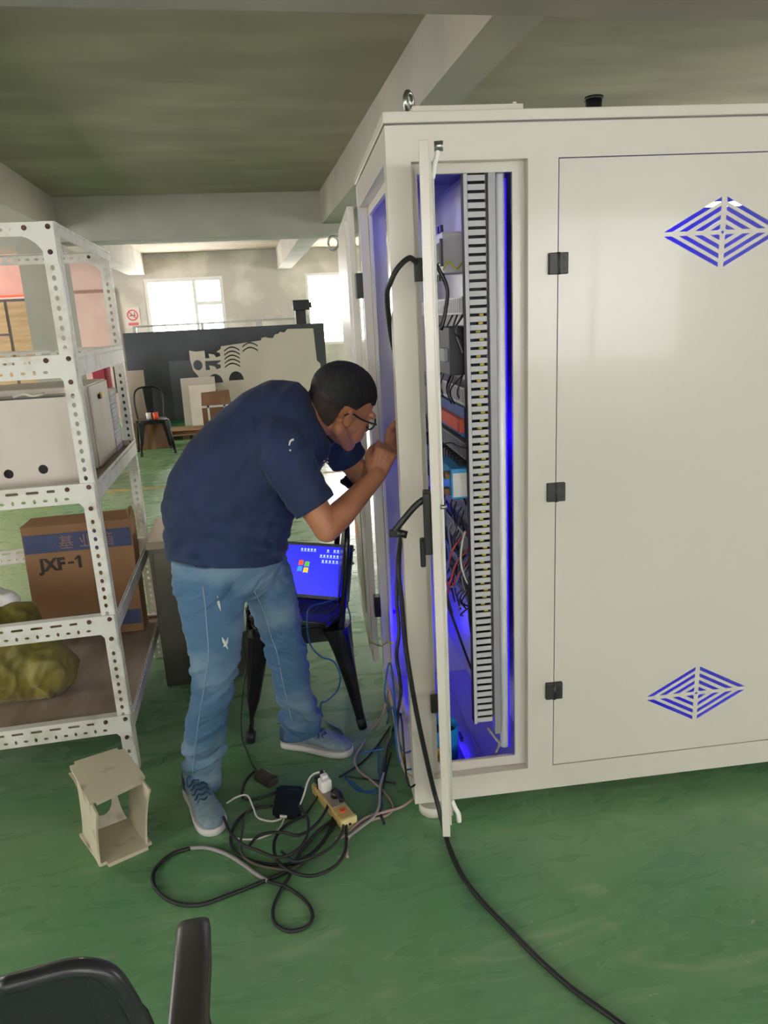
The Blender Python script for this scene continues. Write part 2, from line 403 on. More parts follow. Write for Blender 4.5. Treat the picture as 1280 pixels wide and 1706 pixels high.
# ---------------- prohibition sign ----------------
sg = thing('safety_sign', 'small red and white no smoking sign on the far wall left of the window', 'sign', (-1.93, 14.69, 1.72))
put('sign_plate', MB().box(-2.06, -1.80, 14.685, 14.7, 1.64, 2.0), mat('sign_white', 'd8cfc8', .5), sg)
sgF = Matrix.Translation((0, 14.684, 0)) @ Matrix.Rotation(R(90), 4, 'X')
M_signr = mat('sign_red', 'd06058', .5)
put('red_ring', plate(oval(-1.93, 1.86, .1, .1, 24), [oval(-1.93, 1.86, .078, .078, 24)], .004, sgF), M_signr, sg)
put('red_slash', MB().box(-.09, .09, -.002, .002, -.01, .01, M=Matrix.Translation((-1.93, 14.682, 1.86)) @ Matrix.Rotation(R(45), 4, 'Y')), M_signr, sg)
put('cigarette', MB().box(-1.98, -1.88, 14.683, 14.685, 1.845, 1.862).tube([(-1.885, 14.683, 1.866), (-1.9, 14.683, 1.89), (-1.88, 14.683, 1.91)], .005, 6, 3), M_ink, sg)
put('red_bar', MB().box(-2.02, -1.84, 14.681, 14.685, 1.68, 1.725), M_signr, sg)

# ---------------- the control cabinet ----------------
CM = Matrix.Translation((.409, 2.013, 0)) @ Matrix.Rotation(R(-3.97), 4, 'Z')
cab = thing('control_cabinet', 'large glossy off-white steel control cabinet with diamond vents and open narrow door', 'cabinet', (.409, 2.013, 0), R(-3.97))
W[cab] = CM
def cp(name, me, m, parent=cab, label=None, kind=None): return put(name, me, m, parent, CM, label, kind=kind)
CWD, CD, CZ0, CZ1 = 1.87, .88, .07, 2.068
FR = Matrix.Rotation(R(90), 4, 'X')     # plate XY -> XZ plane, thickness toward -Y
# front frame with its two narrow openings and the big door opening
ff = plate(rect(0, CWD, CZ0, CZ1), [rect(.065, .376, .154, 1.982), rect(.459, 1.411, .154, 1.982), rect(1.494, 1.805, .154, 1.982)], .03, Matrix.Translation((0, .03, 0)) @ FR)
cp('front_frame', ff, M_cab)
lip = plate(rect(.06, .381, .149, 1.987), [rect(.085, .343, .186, 1.957)], .012, Matrix.Translation((0, .045, 0)) @ FR)
cp('opening_lip', lip, M_cab)
# left side frame (one large opening) and jambs
SR = Matrix.Rotation(R(90), 4, 'Z') @ Matrix.Rotation(R(90), 4, 'X')  # plate XY -> YZ plane, thickness +X
cp('side_frame', plate(rect(.0305, CD-.0305, CZ0, CZ1), [rect(.045, .80, .154, 1.985)], .03, SR), M_cab)
cp('side_lip', plate(rect(.042, .815, .15, 1.99), [rect(.065, .775, .186, 1.955)], .012, Matrix.Translation((.031, 0, 0)) @ SR), M_cab)
cp('right_side', MB().box(CWD-.03, CWD, .031, CD-.03, CZ0, CZ1), M_cab)
cp('rear_frame', plate(rect(0, CWD, CZ0, CZ1), [rect(.100, .20, 1.48, 1.95)], .03, Matrix.Translation((0, CD, 0)) @ FR), M_cabin)
cp('cabinet_floor', MB().box(.03, CWD-.03, .03, CD-.03, CZ0, .085), M_cabin)
cp('cabinet_roof', MB().box(-.004, CWD+.004, -.004, CD+.004, 2.073, 2.100, bev=.003), M_cab)
cp('roof_seat', MB().box(.02, CWD-.02, .02, CD-.02, 2.06, 2.074), M_cabin)
cp('roof_panel', MB().box(.09, .395, .10, .55, 2.100, 2.138, bev=.002).box(.372, .382, .12, .13, 2.138, 2.147), M_cab)
e = MB()
ez = 2.195
e.tube([(.115+.014*math.cos(a), .30+.024*math.cos(a), ez+.028*math.sin(a)) for a in [R(-90+360*k/16) for k in range(17)]], .008, 8, 0).cyl((.115, .3, 2.10), (.115, .3, 2.17), .016, .010)
cp('lifting_eye', e, M_steel)
cp('breather_cap', MB().cyl((.653, .25, 2.1), (.653, .25, 2.178), .024, .023, 20).cyl((.653, .25, 2.178), (.653, .25, 2.188), .028, .027, 20), M_black)
# diamond vents
def diamond(cx, cz, a, b):
    hs = []
    for t1, t0 in ((1., .87), (.76, .63), (.51, .385), (.26, .13)):
        g, h = .042, .06
        for sx in (-1, 1):
            for sz in (-1, 1):
                # bar between scaled diamonds t1 and t0 in one quadrant, clipped by cross gap
                def pt_on(t, u=None, v=None):
                    if u is not None: return (u, t-u)
                    return (t-v, v)
                q = [pt_on(t1, u=g), pt_on(t1, v=h), pt_on(t0, v=h), pt_on(t0, u=g)]
                if t0 - h < g: q = [pt_on(t1, u=g), pt_on(t1, v=h), (max(t0-h, g+.01), h)]
                pts = [(cx+sx*x*a, cz+sz*z*b) for x, z in q]
                if sx*sz < 0: pts.reverse()
                hs.append(pts)
    hs.append([(cx+a*.03, cz), (cx, cz+b*.05), (cx-a*.03, cz), (cx, cz-b*.05)])
    return hs
door = cp('wide_door', plate(rect(.462, 1.408, .157, 1.979), diamond(.932, 1.779, .182, .096)+diamond(.943, .36, .18, .099), .003, Matrix.Translation((0, .004, 0)) @ FR, bev=0), M_cab, label='wide closed cabinet door with two diamond vents')
cp('door_rim', plate(rect(.463, 1.407, .158, 1.978), [rect(.478, 1.392, .173, 1.963)], .014, Matrix.Translation((0, .0185, 0)) @ FR), M_cab, door)
cp('leak_blocker', plate(rect(.440, 1.430, .140, 2.000), [rect(.475, 1.395, .170, 1.966)], .004, Matrix.Translation((0, .0345, 0)) @ FR), M_cab)  # hidden ring added behind the seam to block light leaking through the gap
for z in (1.716, 1.076, .4285):
    h = cp('hinge', MB().box(.432, .457, -.012, .001, z-.028, z+.028, bev=.002).box(.461, .486, -.012, .001, z-.028, z+.028, bev=.002).cyl((.459, -.008, z-.029), (.459, -.008, z+.029), .0055, seg=10), M_hinge)
    for dz_ in (-.014, .014): cp('screw', MB().cyl((.474, -.0135, z+dz_), (.474, -.012, z+dz_), .004, seg=8), M_black, h)
for z in (1.716, .4285):
    cp('hinge', MB().box(.062, .088, -.014, .001, z-.03, z+.03, bev=.002), M_hinge)
# open narrow door
dh = Vector((.086, -.004, 0)); dm = CM @ Matrix.Translation(dh) @ Matrix.Rotation(R(-99.7), 4, 'Z')
def dp(name, me, m, parent, label=None): return put(name, me, m, parent, dm, label)
nd = dp('narrow_door', MB().box(0, .284, -.001, .021, .165, 1.973, bev=.002).box(.02, .265, .021, .026, .19, 1.94), M_cab, cab, 'narrow cabinet door standing open edge on')
rod = dp('latch_rod', MB().cyl((.235, .028, .20), (.235, .028, 1.93), .004, seg=8).tube([(.235, .028, 1.90), (.238, .034, 1.93), (.242, .040, 1.945), (.242, .042, 1.965)], .006, 8, 4).tube([(.235, .028, .25), (.24, .038, .225), (.243, .046, .21), (.245, .048, .185)], .007, 8, 4), M_white, nd)
dp('roller', MB().cyl((.242, .034, 1.966), (.242, .054, 1.966), .011, seg=14), M_steel, nd)
dp('screw', MB().cyl((.27, .018, 1.13), (.27, .038, 1.13), .006, seg=10), M_steel, nd)
hd = dp('handle', MB().box(.215, .262, -.022, -.001, 1.00, 1.165, bev=.004).box(.228, .256, -.034, -.020, .965, 1.04, bev=.004), M_black, nd, 'black lever handle turned out')
dp('lever', MB().tube([(.244, -.020, 1.145), (.244, -.045, 1.125), (.244, -.080, 1.085), (.243, -.098, 1.062)], .0085, 10, 5).box(.235, .253, -.112, -.088, 1.048, 1.066, bev=.003).cyl((.244, -.092, 1.060), (.244, -.066, 1.052), .010, seg=12), M_black, hd)
# side leaf folded right back
lm = CM @ Matrix.Translation((-.014, .862, 0)) @ Matrix.Rotation(R(89.0), 4, 'Z')
sl = put('side_door', MB().box(0, .745, 0, .026, .157, 2.0, bev=.003).box(.03, .715, .026, .036, .2, 1.95), M_cab, cab, lm, label='tall side door folded back behind the cabinet')
put('painted_reflection', MB().box(.1, .64, .036, .040, .35, 1.2), M_brown, sl, lm)  # brown reflection of the floor, painted on the leaf as a thin panel
put('sticker', MB().box(.38, .50, .040, .042, .60, .67), M_orng, sl, lm)
put('latch_ring', MB().tube([(.60+.0*k, .06+.022*math.cos(a), 1.93+.03*math.sin(a)) for k, a in enumerate([R(360*k/14) for k in range(15)])], .005, 6, 0), M_steel, sl, lm)
put('latch_hook', MB().tube([(.62, .05, .48), (.62, .08, .44), (.62, .06, .40)], .006, 6, 4), M_steel, sl, lm)
for z in (1.716, .4285):
    cp('hinge', MB().box(-.026, .002, .815, .858, z-.045, z+.045, bev=.003), M_black)
# feet
for u, v in ((.07, .06), (CWD-.07, .06), (.07, CD-.06), (CWD-.07, CD-.06)):
    cp('foot', MB().cyl((u, v, 0), (u, v, .035), .05, .05, 24).cyl((u, v, .035), (u, v, .072), .018, .018), mat('foot_pad', 'cfc9ba', .6) if 'foot_pad' not in MATS else MATS['foot_pad'])
# --- inside of the cabinet ---
M_plate = mat('mounting_plate_grey', '9a979c', .4, metal=.2)
M_ductg = mat('grey_duct', '8f8d96', .5)
cp('mounting_plate', MB().box(.276, .284, .06, .84, .30, 2.0), M_plate)
cp('plate_channel', MB().box(.277, .298, .036, .058, .27, 2.03, bev=.002), M_plate)
tubep = cp('lamp_tube', MB().cyl((.318, .075, .20), (.318, .075, 1.99), .015, seg=20), mat('opal_tube', 'f2f2f4', .25), label='white tube beside the cable duct')
cp('blue_strip', MB().box(.338, .3415, .09, .10, .18, 1.95), M_ledb, label='thin strip giving blue light')
# vertical slotted duct, finger side to the front
dz0, dz1 = .31, 2.0
vd = cp('cable_duct', MB().box(.212, .276, .075, .079, dz0, dz1).box(.212, .214, .046, .079, dz0, dz1), mat('duct_inside', '2a2a30', .7), label='vertical slotted cable duct')
fm = MB().box(-.024, .024, 0, .004, -.0072, .0072).mesh('duct_finger')
N = 74
for k in range(N):
    z = dz0+.012+(dz1-dz0-.02)*k/(N-1)
    put('duct_finger', fm, M_duct, vd, CM @ Matrix.Translation((.247, .044, z)))
cp('duct_rail', MB().box(.212, .222, .043, .047, dz0, dz1), M_duct, vd)
for k in range(0, N-1, 1):
    pass
wm = MB()
for k in range(16, 56):
    z = dz0+.012+(dz1-dz0-.02)*(k+.5)/(N-1)
    wm.box(.247+.006*math.sin(k*2.1), .259+.006*math.sin(k*2.1), .05, .056, z-.003, z+.003)
cp('wire_end', wm, M_yg, vd, kind='stuff')
# things on the mounting plate (their faces look toward -u)
def on(name, v0, v1, z0, z1, d, m, label=None, bev=.003): return cp(name, MB().box(.276-d, .276, v0, v1, z0, z1, bev=bev), m, label=label)
M_breaker = mat('breaker_white', 'c9c6ca', .5)
br = on('circuit_breaker', .30, .42, 1.72, 1.84, .075, M_breaker)
cp('breaker_switch', MB().box(.19, .202, .30, .34, 1.75, 1.81, bev=.003).box(.192, .20, .285, .30, 1.74, 1.82), M_hinge, br)
cp('terminal_screw', MB().box(.196, .206, .30, .315, 1.70, 1.72).box(.196, .206, .34, .355, 1.70, 1.72).box(.196, .206, .38, .395, 1.70, 1.72).box(.196, .206, .30, .315, 1.84, 1.86).box(.196, .206, .34, .355, 1.84, 1.86), M_black, br)
for zd in (1.62, 1.36, 1.195, 1.01, .90):
    hdct = on('wiring_duct', .10, .83, zd-.025, zd+.025, .062, M_duct if zd > 1.3 else M_ductg, bev=0)
    sl_ = MB()
    for k in range(34): sl_.box(.2135, .2155, .115+k*.021, .123+k*.021, zd-.02, zd+.02)
    cp('duct_slot', sl_, M_black, hdct, kind='stuff')
dk = on('power_unit', .14, .40, 1.42, 1.56, .095, mat('contactor', '34343a', .5), 'dark power unit with grey terminal block')
cp('terminal_block', MB().box(.168, .182, .16, .22, 1.46, 1.50, bev=.002).box(.168, .182, .30, .36, 1.52, 1.555, bev=.002), mat('term_grey', '8f8f96', .5), dk)
for k in range(22):
    v = .11+k*.024
    rl = cp('relay', MB().box(.215, .276, v, v+.021, 1.235, 1.325), M_bluer)
    cp('relay_cover', MB().box(.200, .216, v+.001, v+.020, 1.252, 1.292), M_orng, rl)
wb = MB()
for k in range(46):
    v = .105+k*.0115
    wb.tube([(.23, v, 1.322), (.224, v+random.uniform(-.004, .004), 1.335), (.235, v, 1.352)], .0022, 5, 2)
cp('relay_wire', wb, M_duct, kind='stuff')
wb = MB()
for k in range(46):
    v = .105+k*.0115
    wb.tube([(.23, v, 1.238), (.222, v+random.uniform(-.004, .004), 1.228), (.24, v, 1.212)], .0022, 5, 2)
cp('relay_wire', wb, M_black, kind='stuff')
con = MB()
for k in range(14): con.box(.20, .276, .12+k*.045, .15+k*.045, 1.12, 1.165, bev=.002)
cp('plug_connector', con, M_black, kind='stuff')
psu = cp('signal_module', MB().box(.165, .276, .085, .30, 1.055, 1.148, bev=.003), M_ltblue, label='light blue electronic module with a white label')
cp('module_label', MB().box(.170, .255, .0825, .0845, 1.062, 1.135), M_paper, psu)
cp('module_plug', MB().box(.150, .166, .10, .135, 1.115, 1.135).box(.150, .166, .10, .135, 1.065, 1.085), M_cardd, psu)
for zd in (.97, .86, .78, .70):
    r_ = on('terminal_row', .10, .80, zd-.018, zd+.012, .05, mat('term_dark%d' % int(zd*100), '3a3a44', .5, col2='77778a', scale=60, lo=.5, hi=.56))
rw = random.Random(11)
for mtl, nw in ((M_black, 34), (M_hinge, 16), (M_ductg, 10)):
    wb = MB()
    for k in range(nw):
        v0 = rw.uniform(.10, .55); z0 = rw.choice((1.165, 1.03, .93, .84, .76, .70, 1.60, 1.42)); v1 = v0+rw.uniform(-.05, .12)
        wb.tube([(.225, v0, z0), (.19+rw.uniform(0, .02), (v0+v1)/2, z0-.05), (.215, v1, z0-rw.uniform(.07, .14))], .0028, 5, 3)
    cp('loose_wiring', wb, mtl, kind='stuff')
def wire(name, P, r, m): return cp(name, MB().tube(P, r, 6, 5), m)
wire('red_wire', [(0.147, 0.100, 0.825), (0.168, 0.100, 0.892), (0.207, 0.100, 0.937), (0.240, 0.100, 0.958)], .0028, M_wirer)
wire('red_wire', [(0.145, 0.100, 0.745), (0.176, 0.100, 0.842), (0.215, 0.100, 0.888), (0.232, 0.100, 0.935)], .0028, M_wirer)
wire('red_wire', [(0.142, 0.090, 0.793), (0.157, 0.090, 0.772), (0.185, 0.090, 0.815), (0.205, 0.090, 0.847), (0.232, 0.090, 0.884), (0.226, 0.090, 0.791)], .0028, M_wirer)
wire('white_wire', [(0.203, 0.080, 0.953), (0.193, 0.080, 0.915), (0.187, 0.080, 0.857), (0.201, 0.080, 0.797), (0.227, 0.080, 0.755)], .0032, M_whitec)
wire('blue_wire', [(0.146, 0.090, 0.926), (0.152, 0.090, 0.867), (0.138, 0.090, 0.789), (0.168, 0.090, 0.771), (0.189, 0.090, 0.824), (0.213, 0.090, 0.877)], .0026, M_wireb)
wire('black_wire', [(0.138, 0.080, 0.733), (0.176, 0.080, 0.607), (0.203, 0.080, 0.520), (0.233, 0.080, 0.431)], .004, M_black)
wire('black_wire', [(0.212, 0.070, 0.809), (0.208, 0.070, 0.690), (0.218, 0.070, 0.586), (0.231, 0.070, 0.490)], .0045, M_black)
wire('black_wire', [(0.138, 0.070, 1.229), (0.165, 0.070, 1.231), (0.190, 0.070, 1.218), (0.226, 0.070, 1.208)], .0022, M_black)
wire('black_wire', [(0.146, 0.120, 1.736), (0.175, 0.120, 1.670), (0.168, 0.120, 1.604), (0.154, 0.120, 1.554)], .006, M_black)
wire('yellow_wire', [(0.173, 0.160, 1.722), (0.191, 0.160, 1.746), (0.212, 0.160, 1.723), (0.233, 0.160, 1.742), (0.251, 0.160, 1.748)], .0025, M_yg)
wire('grey_cable', [(0.260, 0.070, 0.276), (0.288, 0.070, 0.232), (0.300, 0.070, 0.208), (0.279, 0.070, 0.161), (0.266, 0.070, 0.126)], .005, M_grey)
# grey grille duct low down at the back, transformer and bucket
gd = cp('cable_duct', MB().box(.08, .13, .60, .64, .30, .95), M_duct)
sg_ = MB()
for k in range(26): sg_.box(.082, .128, .597, .601, .31+k*.025, .322+k*.025)
cp('duct_slot', sg_, M_black, gd, kind='stuff')
cp('floor_rail', MB().box(.20, .26, .06, .80, .085, .11, bev=.004), M_alu)
bk = thing('blue_bucket', 'small round blue pot with a dark inside on the cabinet floor', 'pot', tuple(CM @ Vector((.135, .22, .0852))), 0)
kb = MB().cyl((0, 0, 0), (0, 0, .13), .055, .058, 28, caps=False); kb.b.faces.new(kb.b.verts[:28])
kbm = kb.mesh('pot'); kbm = solidify(kbm, .003, 'pot'); kbm.transform(CM @ Matrix.Translation((.135, .22, .0855)))
put('pot_wall', kbm, M_bucket, bk)
put('core', MB().cyl((.135, .22, .09), (.135, .22, .185), .05, seg=24), M_black, bk, CM)
put('lug', MB().box(.196, .206, .2, .24, .15, .165), M_hinge, bk, CM)
yc = solo('cable_connector', MB().cyl((0, 0, 0), (0, .03, .012), .014, seg=16).cyl((.0, .0, .0), (0, -.02, .02), .009, seg=12).ball((.004, .005, .03), .012), M_yellow, 'small yellow connector in front of the blue pot', 'connector')
yc.location = CM @ Vector((.108, .135, .0855)); yc.location.z = .12
put('connector_lead', MB().tube([(.108, .14, .125), (.118, .12, .10), (.13, .15, .09), (.12, .19, .088)], .003, 6, 4), M_black, cab, CM)
# blue lamps inside
lampm = MB().box(-.05, .05, -.012, .012, -.006, .006)
lm_ = lampm.mesh('led')
for (u, v, z) in ((.932, .10, 1.915), (.95, .45, 1.99), (.28, .7, 2.0)):
    pass
for ua, ub in ((.974, 1.016), (1.044, 1.09)): cp('led_lamp', MB().box(ua, ub, .15, .19, 1.868, 1.877), M_ledw, label='bright blue white LED lamp behind the upper vent')
cp('led_bar', MB().box(.50, 1.37, .5, .52, 1.98, 1.99), M_ledb)
cp('led_bar', MB().box(.05, .20, .80, .82, .40, .408), M_ledb)
cp('inner_back', MB().box(.45, CWD-.04, .80, .805, .12, 2.0), mat('painted_back', '8a8a9a', .6))
def blue(u, v, z, p, r=.04):
    l = bpy.data.lights.new('blue_led_light', 'POINT'); l.energy = p; l.color = (.014, .0, 1.0); l.shadow_soft_size = r
    o = bpy.data.objects.new('blue_led_light', l); C.objects.link(o); o.location = CM @ Vector((u, v, z))
blue(.93, .45, 1.88, 13); blue(.12, .72, .36, 1.8); blue(.12, .6, 1.90, .6); blue(.93, .45, .9, 7); blue(.2, .25, .15, .35)
cp('partition', MB().box(.44, .446, .035, .84, .09, 2.05), M_cabin)
blue(.36, .35, 1.2, .8)
blue(.15, .55, 1.0, .5)

# ---------------- slotted steel shelf ----------------
shelf = thing('slotted_shelving', 'white slotted angle steel shelving unit with rusty bolts', 'shelving', (-1.14, 3.05, 0))
SX0, SX1, SY0, SY1, SH = -1.75, -.531, 2.555, 3.55, 1.935
def slots(a, b, mode, off):
    hs = []; n = int((b-a)/.031)
    for k in range(n):
        c = a+.02+k*.031
        hs.append((c, off))
    return hs
def post(x, y, sx, sy):
    # L post: flange in X and flange in Y
    w_ = .045
    ho = [oval(.024, .03+k*.0305, .0065, .0085, 8) for k in range(61)]
    A = plate(rect(0, w_, 0, SH), ho, .0025)
    B = A.copy()
    A.transform(Matrix.Translation((x, y, 0)) @ Matrix.Diagonal((-sx, 1, 1, 1)) @ Matrix.Rotation(R(90), 4, 'X'))
    B.transform(Matrix.Translation((x, y, 0)) @ Matrix.Diagonal((1, sy, 1, 1)) @ Matrix.Rotation(R(90), 4, 'Z') @ Matrix.Rotation(R(90), 4, 'X'))
    p_ = put('upright', join('upright', A, B), M_shelf, shelf)
    return p_
posts = [post(SX1, SY0, 1, 1), post(SX1, SY1, 1, -1), post(SX0, SY0, -1, 1), post(SX0, SY1, -1, -1)]
def railX(y, z0, z1, rows, ny):
    L_ = SX1-SX0; hs = []
    if rows == 1:
        for k in range(int(L_/.036)): hs.append(oval(L_-.05-k*.036, (z0+z1)/2-z0, .0095, .006, 8))
    else:
        for k in range(int(L_/.066)): hs.append(rrect(L_-.09-k*.064, L_-.05-k*.064, (z1-z0)*.66, (z1-z0)*.66+.009, .004, 3))
        for k in range(int(L_/.034)):
            hs.append(oval(L_-.06-k*.034, (z1-z0)*.27, .008 if k % 2 else .005, .005 if k % 2 else .008, 8))
    hs = [h for h in hs if min(p[0] for p in h) > .02]
    A = plate(rect(0, L_, 0, z1-z0), hs, .0025, Matrix.Translation((SX0, y, z0)) @ Matrix.Rotation(R(90), 4, 'X'))
    T = MB().box(SX0+.01, SX1-.01, y if ny > 0 else y-.03, y+.03 if ny > 0 else y, z1-.0025, z1).mesh('t')
    return put('shelf_rail', join('shelf_rail', A, T), M_shelf, shelf)
def railY(x, z0, z1):
    L_ = SY1-SY0; hs = []
    for k in range(int(L_/.027)): hs.append(oval(.05+k*.027, (z1-z0)*.78, .0085, .005, 8))
    A = plate(rect(0, L_, 0, z1-z0), hs, .0025, Matrix.Translation((x, SY0, z0)) @ Matrix.Rotation(R(90), 4, 'Z') @ Matrix.Rotation(R(90), 4, 'X'))
    return put('side_rail', A, M_shelf, shelf)
LV = [(1.893, 1.933, 1), (1.462, 1.535, 2), (1.045, 1.112, 2), (.565, .635, 2), (.172, .242, 2)]
for z0, z1, rows in LV:
    railX(SY0-.0035, z0, z1, rows, 1); railX(SY1+.0045, z0, z1, rows, -1)
    railY(SX1+.0015, z0, z1); railY(SX0-.004, z0, z1)
def gusset(x, z, y, up):
    # curved corner bracket on the front, with three bolts
    s_ = .125; pts = [(0, 0), (-s_, 0)]+[(-s_+.0+s_*.75*(math.sin(a)), -s_*.28-(s_*.72)*(1-math.cos(a))) for a in [R(90*k/6) for k in range(7)]]+[(0-.0, -s_)]
    pts = [(p[0], p[1]*up) for p in pts]
    if up < 0: pts.reverse()
    g_ = put('corner_bracket', plate(pts, [], .002, Matrix.Translation((x, y, z)) @ Matrix.Rotation(R(90), 4, 'X')), M_shelf, shelf)
    for bx, bz in ((-.016, -.014), (-.085, -.016), (-.020, -.088)):
        put('bolt', MB().cyl((x+bx, y-.001, z+bz*up), (x+bx, y-.009, z+bz*up), .0085, .006, 10), M_rust, g_)
for z0, z1, rows in LV:
    for y in (SY0-.007, SY1+.008):
        gusset(SX1-.002, z1, y, 1)
for z in (1.083, .225):
    put('shelf_board', MB().box(SX0+.008, SX1-.006, SY0+.006, SY1-.006, z-.015, z), M_board, shelf)
put('shelf_board', MB().box(SX0+.008, SX1-.006, SY1-.4, SY1-.006, 1.51, 1.52), M_board, shelf) if False else None

# enclosures on the middle shelf
eb = thing('switch_enclosure', 'long pale steel enclosure lying on the middle shelf with two round knockouts', 'electrical box', (-.9, 2.85, 1.084))
fr_ = plate(rrect(-1.35, -.60, 1.0845, 1.388, .006, 3), [oval(-.842, 1.135, .0165, .0165, 20), oval(-.727, 1.142, .0165, .0165, 20)], .004, Matrix.Translation((0, 2.72, 0)) @ Matrix.Rotation(R(90), 4, 'X'))
put('front_panel', fr_, M_ivory, eb)
put('box_body', MB().box(-1.35, -.605, 2.724, 2.728, 1.09, 1.38).box(-1.345, -.604, 2.728, 2.95, 1.0845, 1.384, bev=.004), M_ivory, eb)
for x_, z_ in ((-.842, 1.135), (-.727, 1.142)):
    put('knockout', MB().cyl((x_, 2.7235, z_), (x_, 2.7205, z_), .0163, seg=20), M_blackm, eb)
put('box_seal', MB().box(-1.35, -.62, 2.72, 2.727, 1.388, 1.393), M_hinge, eb)
put('cable_ties', MB().tube([(-.80, 2.78, 1.392), (-.77, 2.8, 1.400), (-.73, 2.77, 1.392), (-.70, 2.79, 1.398)], .006, 6, 4), M_whitec, eb)
e2 = thing('lock_enclosure', 'pale steel wall enclosure with yellow and black lock behind the long box', 'electrical box', (-.85, 3.2, 1.084))
put('box_body', MB().box(-1.2, -.592, 2.97, 3.36, 1.0845, 1.405, bev=.004), M_ivory, e2)
put('box_door', MB().box(-.591, -.583, 2.98, 3.35, 1.09, 1.40, bev=.002), M_ivory, e2)
put('lock', MB().cyl((-.583, 3.16, 1.35), (-.577, 3.16, 1.35), .014, seg=16).box(-.577, -.574, 3.15, 3.17, 1.340, 1.36), M_yellow, e2)
put('key_slot', MB().cyl((-.583, 3.12, 1.35), (-.573, 3.12, 1.35), .010, seg=12), M_black, e2)
# bundle of paper
pb = thing('paper_bundle', 'stack of paper sheets wrapped in clear film behind the enclosures on the shelf', 'paper', (-.68, 3.45, 1.084))
for k in range(14):
    put('paper_ream', MB().box(-.78+random.uniform(-.003, .003), -.583+random.uniform(-.003, .002), 3.375, 3.53, 1.0845+k*.0185, 1.0845+k*.0185+.017, bev=.003), M_paperb, pb)
put('top_sheet', MB().box(-.78, -.584, 3.375, 3.53, 1.344, 1.348), mat('manila', 'd3c8a6', .6), pb)
put('clear_film', MB().box(-.785, -.577, 3.370, 3.535, 1.0845, 1.352, bev=.006), M_clear, pb)

# carton JXF-1, leaning back a little
ct = thing('cardboard_carton', 'brown cardboard carton with blue bands marked JXF-1 on the bottom shelf', 'box', (-.82, 3.42, .226))
KM = Matrix.Translation((-.815, 3.37, .2265)) @ Matrix.Rotation(R(-1.5), 4, 'Z') @ Matrix.Rotation(R(-3.2), 4, 'X')
def kp(name, me, m, lab=None): return put(name, me, m, ct, KM, lab)
kp('carton_body', MB().box(-.238, .238, 0, .12, .005, .545, bev=.003), M_card)
kp('carton_flap', MB().hexa([(-.238, 0, .545), (.238, 0, .545), (.238, .008, .545), (-.238, .008, .545), (-.20, .05, .575), (.238, .04, .582), (.238, .048, .582), (-.20, .058, .575)]), M_card)
kp('carton_flap', MB().hexa([(.232, .0, .545), (.238, .0, .545), (.238, .12, .545), (.232, .12, .545), (.222, .0, .585), (.228, 0, .585), (.228, .12, .585), (.222, .12, .585)]), M_card)
kp('blue_band', MB().box(-.232, .232, -.0016, -.0002, .42, .505), M_blueink)
kp('blue_band', MB().box(-.06, .232, -.0016, -.0002, .045, .115), M_blueink)
kp('lettering', MB().box(-.012, .000, -.0024, -.0010, .338, .395).hexa([(-.012, -.0024, .383), (-.012, -.0010, .383), (-.025, -.0010, .374), (-.025, -.0024, .374), (-.008, -.0024, .395), (-.008, -.0010, .395), (-.025, -.0010, .384), (-.025, -.0024, .384)]).box(-.056, -.031, -.0024, -.0010, .360, .370), M_ink)
kp('lettering', text('JXF', .078, .001, Matrix.Translation((-.178, -.0018, .338)) @ Matrix.Rotation(R(90), 4, 'X') @ Matrix.Diagonal((.98, 1, 1, 1)), bold=.0030), M_ink)
kp('lettering', text('基 业 箱', .068, .001, Matrix.Translation((-.085, -.0024, .437)) @ Matrix.Rotation(R(90), 4, 'X')), mat('pale_ink', '8f6e60', .8))
# woven sack
def sackdisp(p, n): return .022*noise.noise(p*8)-.034*abs(noise.noise(Vector((p.x*14+p.z*9, p.y*10, p.z*5-p.x*6))))+.012-.016*abs(noise.noise(Vector((p.x*30-p.z*12, p.y*24, p.z*16))))
sk = MB()
sk.ball((-1.03, 2.87, .37), (.20, .17, .145)).ball((-.90, 2.86, .345), (.13, .14, .12)).ball((-1.1, 2.88, .5), (.17, .13, .12)).ball((-1.0, 2.88, .52), (.12, .11, .09)).ball((-.84, 2.86, .33), (.07, .1, .10))
skm = blob(sk, .009, 2, sackdisp, 'sack')
for v in skm.vertices: v.co.z = max(v.co.z, .2265)
st = thing('woven_sack', 'olive yellow woven plastic sack slumped on the bottom shelf', 'sack', (-1.0, 2.87, .226))
put('sack_body', skm, M_sack, st)
put('sack_mouth', blob(MB().loft([((-1.10, 2.90, .54), (.14, 0, .01), (0, .07, 0)), ((-1.09, 2.90, .60), (.15, 0, .0), (0, .06, 0)), ((-1.08, 2.90, .655), (.13, 0, -.01), (0, .035, 0))]), .012, 1, sackdisp, 'mouth'), M_paper, st)

# steel cabinet behind the man
ms = thing('metal_locker', 'low brushed steel cabinet with a dark front standing behind the man', 'cabinet', (-.29, 3.42, 0))
M_brush = mat('brushed_steel', '6f6a60', .35, metal=.85, col2='5c5a52', scale=3)
put('locker_body', MB().box(-.49, -.12, 3.22, 3.62, 0, .665, bev=.004), M_brush, ms)
put('locker_top', MB().box(-.497, -.113, 3.205, 3.63, .665, .70, bev=.003), mat('steel_top', 'b3a08e', .25, metal=.8), ms)
put('front_panel', MB().box(-.475, -.135, 3.214, 3.22, .03, .645, bev=.002), M_brush, ms)

